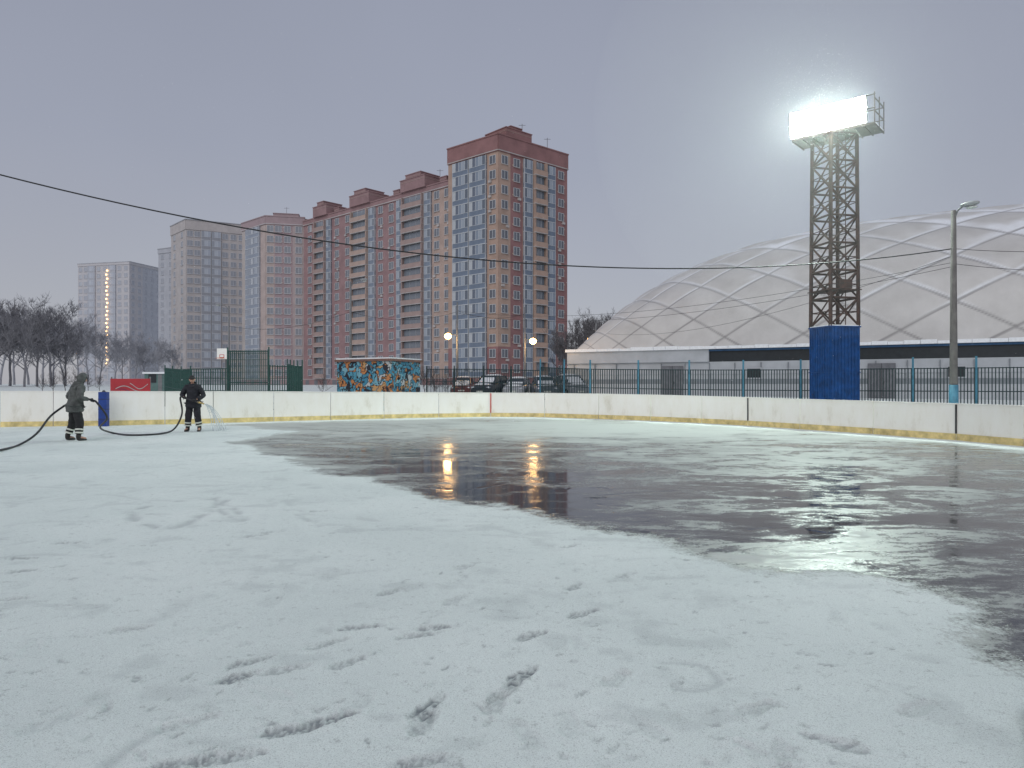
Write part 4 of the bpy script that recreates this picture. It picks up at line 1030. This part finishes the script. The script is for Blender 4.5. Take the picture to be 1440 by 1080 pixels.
    cp=MB()
    cp.sphere((0,-.004,.03),(.088,.108,.105),22,12,0,Mh_)
    Mi=Mh_.inverted()
    cp.f=[f_ for f_ in cp.f if min((Mi@V(cp.v[i])).z for i in f_)>.03]; cp.m=[0]*len(cp.f)
    cp.tube([Mh_@V((.088*math.cos(t_),-.002+.106*math.sin(t_),.042)) for t_ in np.linspace(0,6.283,25)],.013,6,0,False)
    put('knit_cap',cp,[m_boot])
    return r
P1=W(105,620.5); P1.z=.012; f1=Vector((.62,.78,0)).normalized(); rt1=Vector((f1.y,-f1.x,0))
def wl(P,f_,rt,x,y,z_): return P+rt*x+f_*y+Vector((0,0,z_))
g1r=wl(P1,f1,rt1,.26,.34,1.06); g1l=wl(P1,f1,rt1,-.20,.24,1.12)
ax1=(g1r-g1l).normalized()
person(P1,(f1.x,f1.y),'person in grey hooded work jacket and black trousers holding a hose',(0.085,0.09,0.087),(0.02,0.02,0.022),[(-.36,-.06,1.14),(.37,-.03,1.13)],[(g1l,ax1),(g1r,ax1)],[(-.21,-.06),(.20,.05)],lean=.16,hood=True,headturn=.1,nod=.3)
P2=W(272,607.5); P2.z=.012; f2=Vector((.12,-.99,0)).normalized(); rt2=Vector((-.99,-.12,0))
g2r=wl(P2,f2,rt2,.17,.27,1.05); g2l=wl(P2,f2,rt2,-.12,.36,.97); ax2=(g2l-g2r).normalized()
person(P2,(f2.x,f2.y),'person in black winter workwear and cap spraying water from a hose',(0.022,0.023,0.03),(0.022,0.022,0.028),[(-.33,.02,1.12),(.35,-.03,1.14)],[(g2l,ax2),(g2r,ax2)],[(-.17,.0),(.17,.03)],lean=.10,hood=False,headturn=.25,nod=.25)
m_hose=mat('black_hose',(0.02,0.02,0.024),0.45)
def gp(u,v,z_): p=W(u,v); return Vector((p.x,p.y,z_))
pts=[gp(-90,655,.04),gp(0,636,.045),gp(28,628,.05),Vector((W(52,614,d=17.6).x,17.6,.28)),Vector((W(72,590,d=18.2).x,18.25,.72)),g1l-ax1*.22+Vector((0,0,-.05)),g1l,g1r,g1r+ax1*.20+Vector((0,0,-.06)),
  g1r+ax1*.36+Vector((0,.25,-.42)),Vector((W(141,600,d=19.6).x,19.6,.30)),gp(158,611,.05),gp(185,614,.045),gp(228,612,.05),Vector((W(246,606,d=21.6).x,21.6,.16)),
  Vector((W(256,588,d=21.9).x,21.9,.60)),g2r-ax2*.16+Vector((0,0,-.03)),g2r,g2l,g2l+ax2*.14]
o0=pts[0].copy(); mb=MB(); mb.tube([p-o0 for p in catmull(pts,10)],.026,10,0)
o=obj('hose',mb.mesh('hose',[m_hose],smooth=True)); o.location=o0; o['label']='black rubber hose lying on the snow, held by two workers'; o['category']='hose'
noz0=g2l+ax2*.14
r=thing('hose_nozzle',noz0,'metal spray nozzle at the end of the hose','nozzle')
mb=MB(); mb.tube([noz0,noz0+ax2*.05,noz0+ax2*.16,noz0+ax2*.22],[.034,.034,.02,.024],10,0); part('nozzle_body',mb,[mat('brass',(0.5,0.38,0.16),0.35,metal=0.8)],r,True)
mb=MB(); mb.tube([noz0+ax2*.02,noz0+ax2*.045],[.045,.045],12,0); part('collar',mb,[m_dark],r,True)
tip=noz0+ax2*.22; end=gp(309,606,.03); m_water=bpy.data.materials.new('water_spray'); nt,b=nodes(m_water)
nn=add(nt,'ShaderNodeTexNoise',{'Scale':20.0}); nt.links.new(ramp(nt,nn.outputs[0],[(0.3,(0.75,0.8,0.85)),(0.7,(0.9,0.93,0.95))]),b.inputs['Base Color']); b.inputs['Roughness'].default_value=0.2; b.inputs['Alpha'].default_value=0.6
mb=MB(); R0=random.Random(2)
for k in range(7):
    e=end+Vector((R0.uniform(-.16,.16),R0.uniform(-.2,.2),0)); pts=[]
    for i in range(9):
        t=i/8; q=tip.lerp(e,t); q.z=tip.z-(tip.z-.02)*t*t; pts.append(q-tip)
    mb.tube(pts,[.005+.007*i/8 for i in range(9)],5,0)
for k in range(500):
    t=R0.uniform(.15,1.05); q=tip.lerp(end,t); q.z=max(.02,tip.z-(tip.z-.02)*t*t)+R0.gauss(0,.05*t); q+=Vector((R0.gauss(0,.10*t),R0.gauss(0,.12*t),0))
    if q.z<.02: q.z=.02+R0.uniform(0,.1)
    mb.sphere(q-tip,R0.uniform(.004,.011),5,4,0)
o=obj('water_spray',mb.mesh('water_spray',[m_water],smooth=True)); o.location=tip; o['label']='thin white jet of water falling onto the ice'; o['category']='water jet'
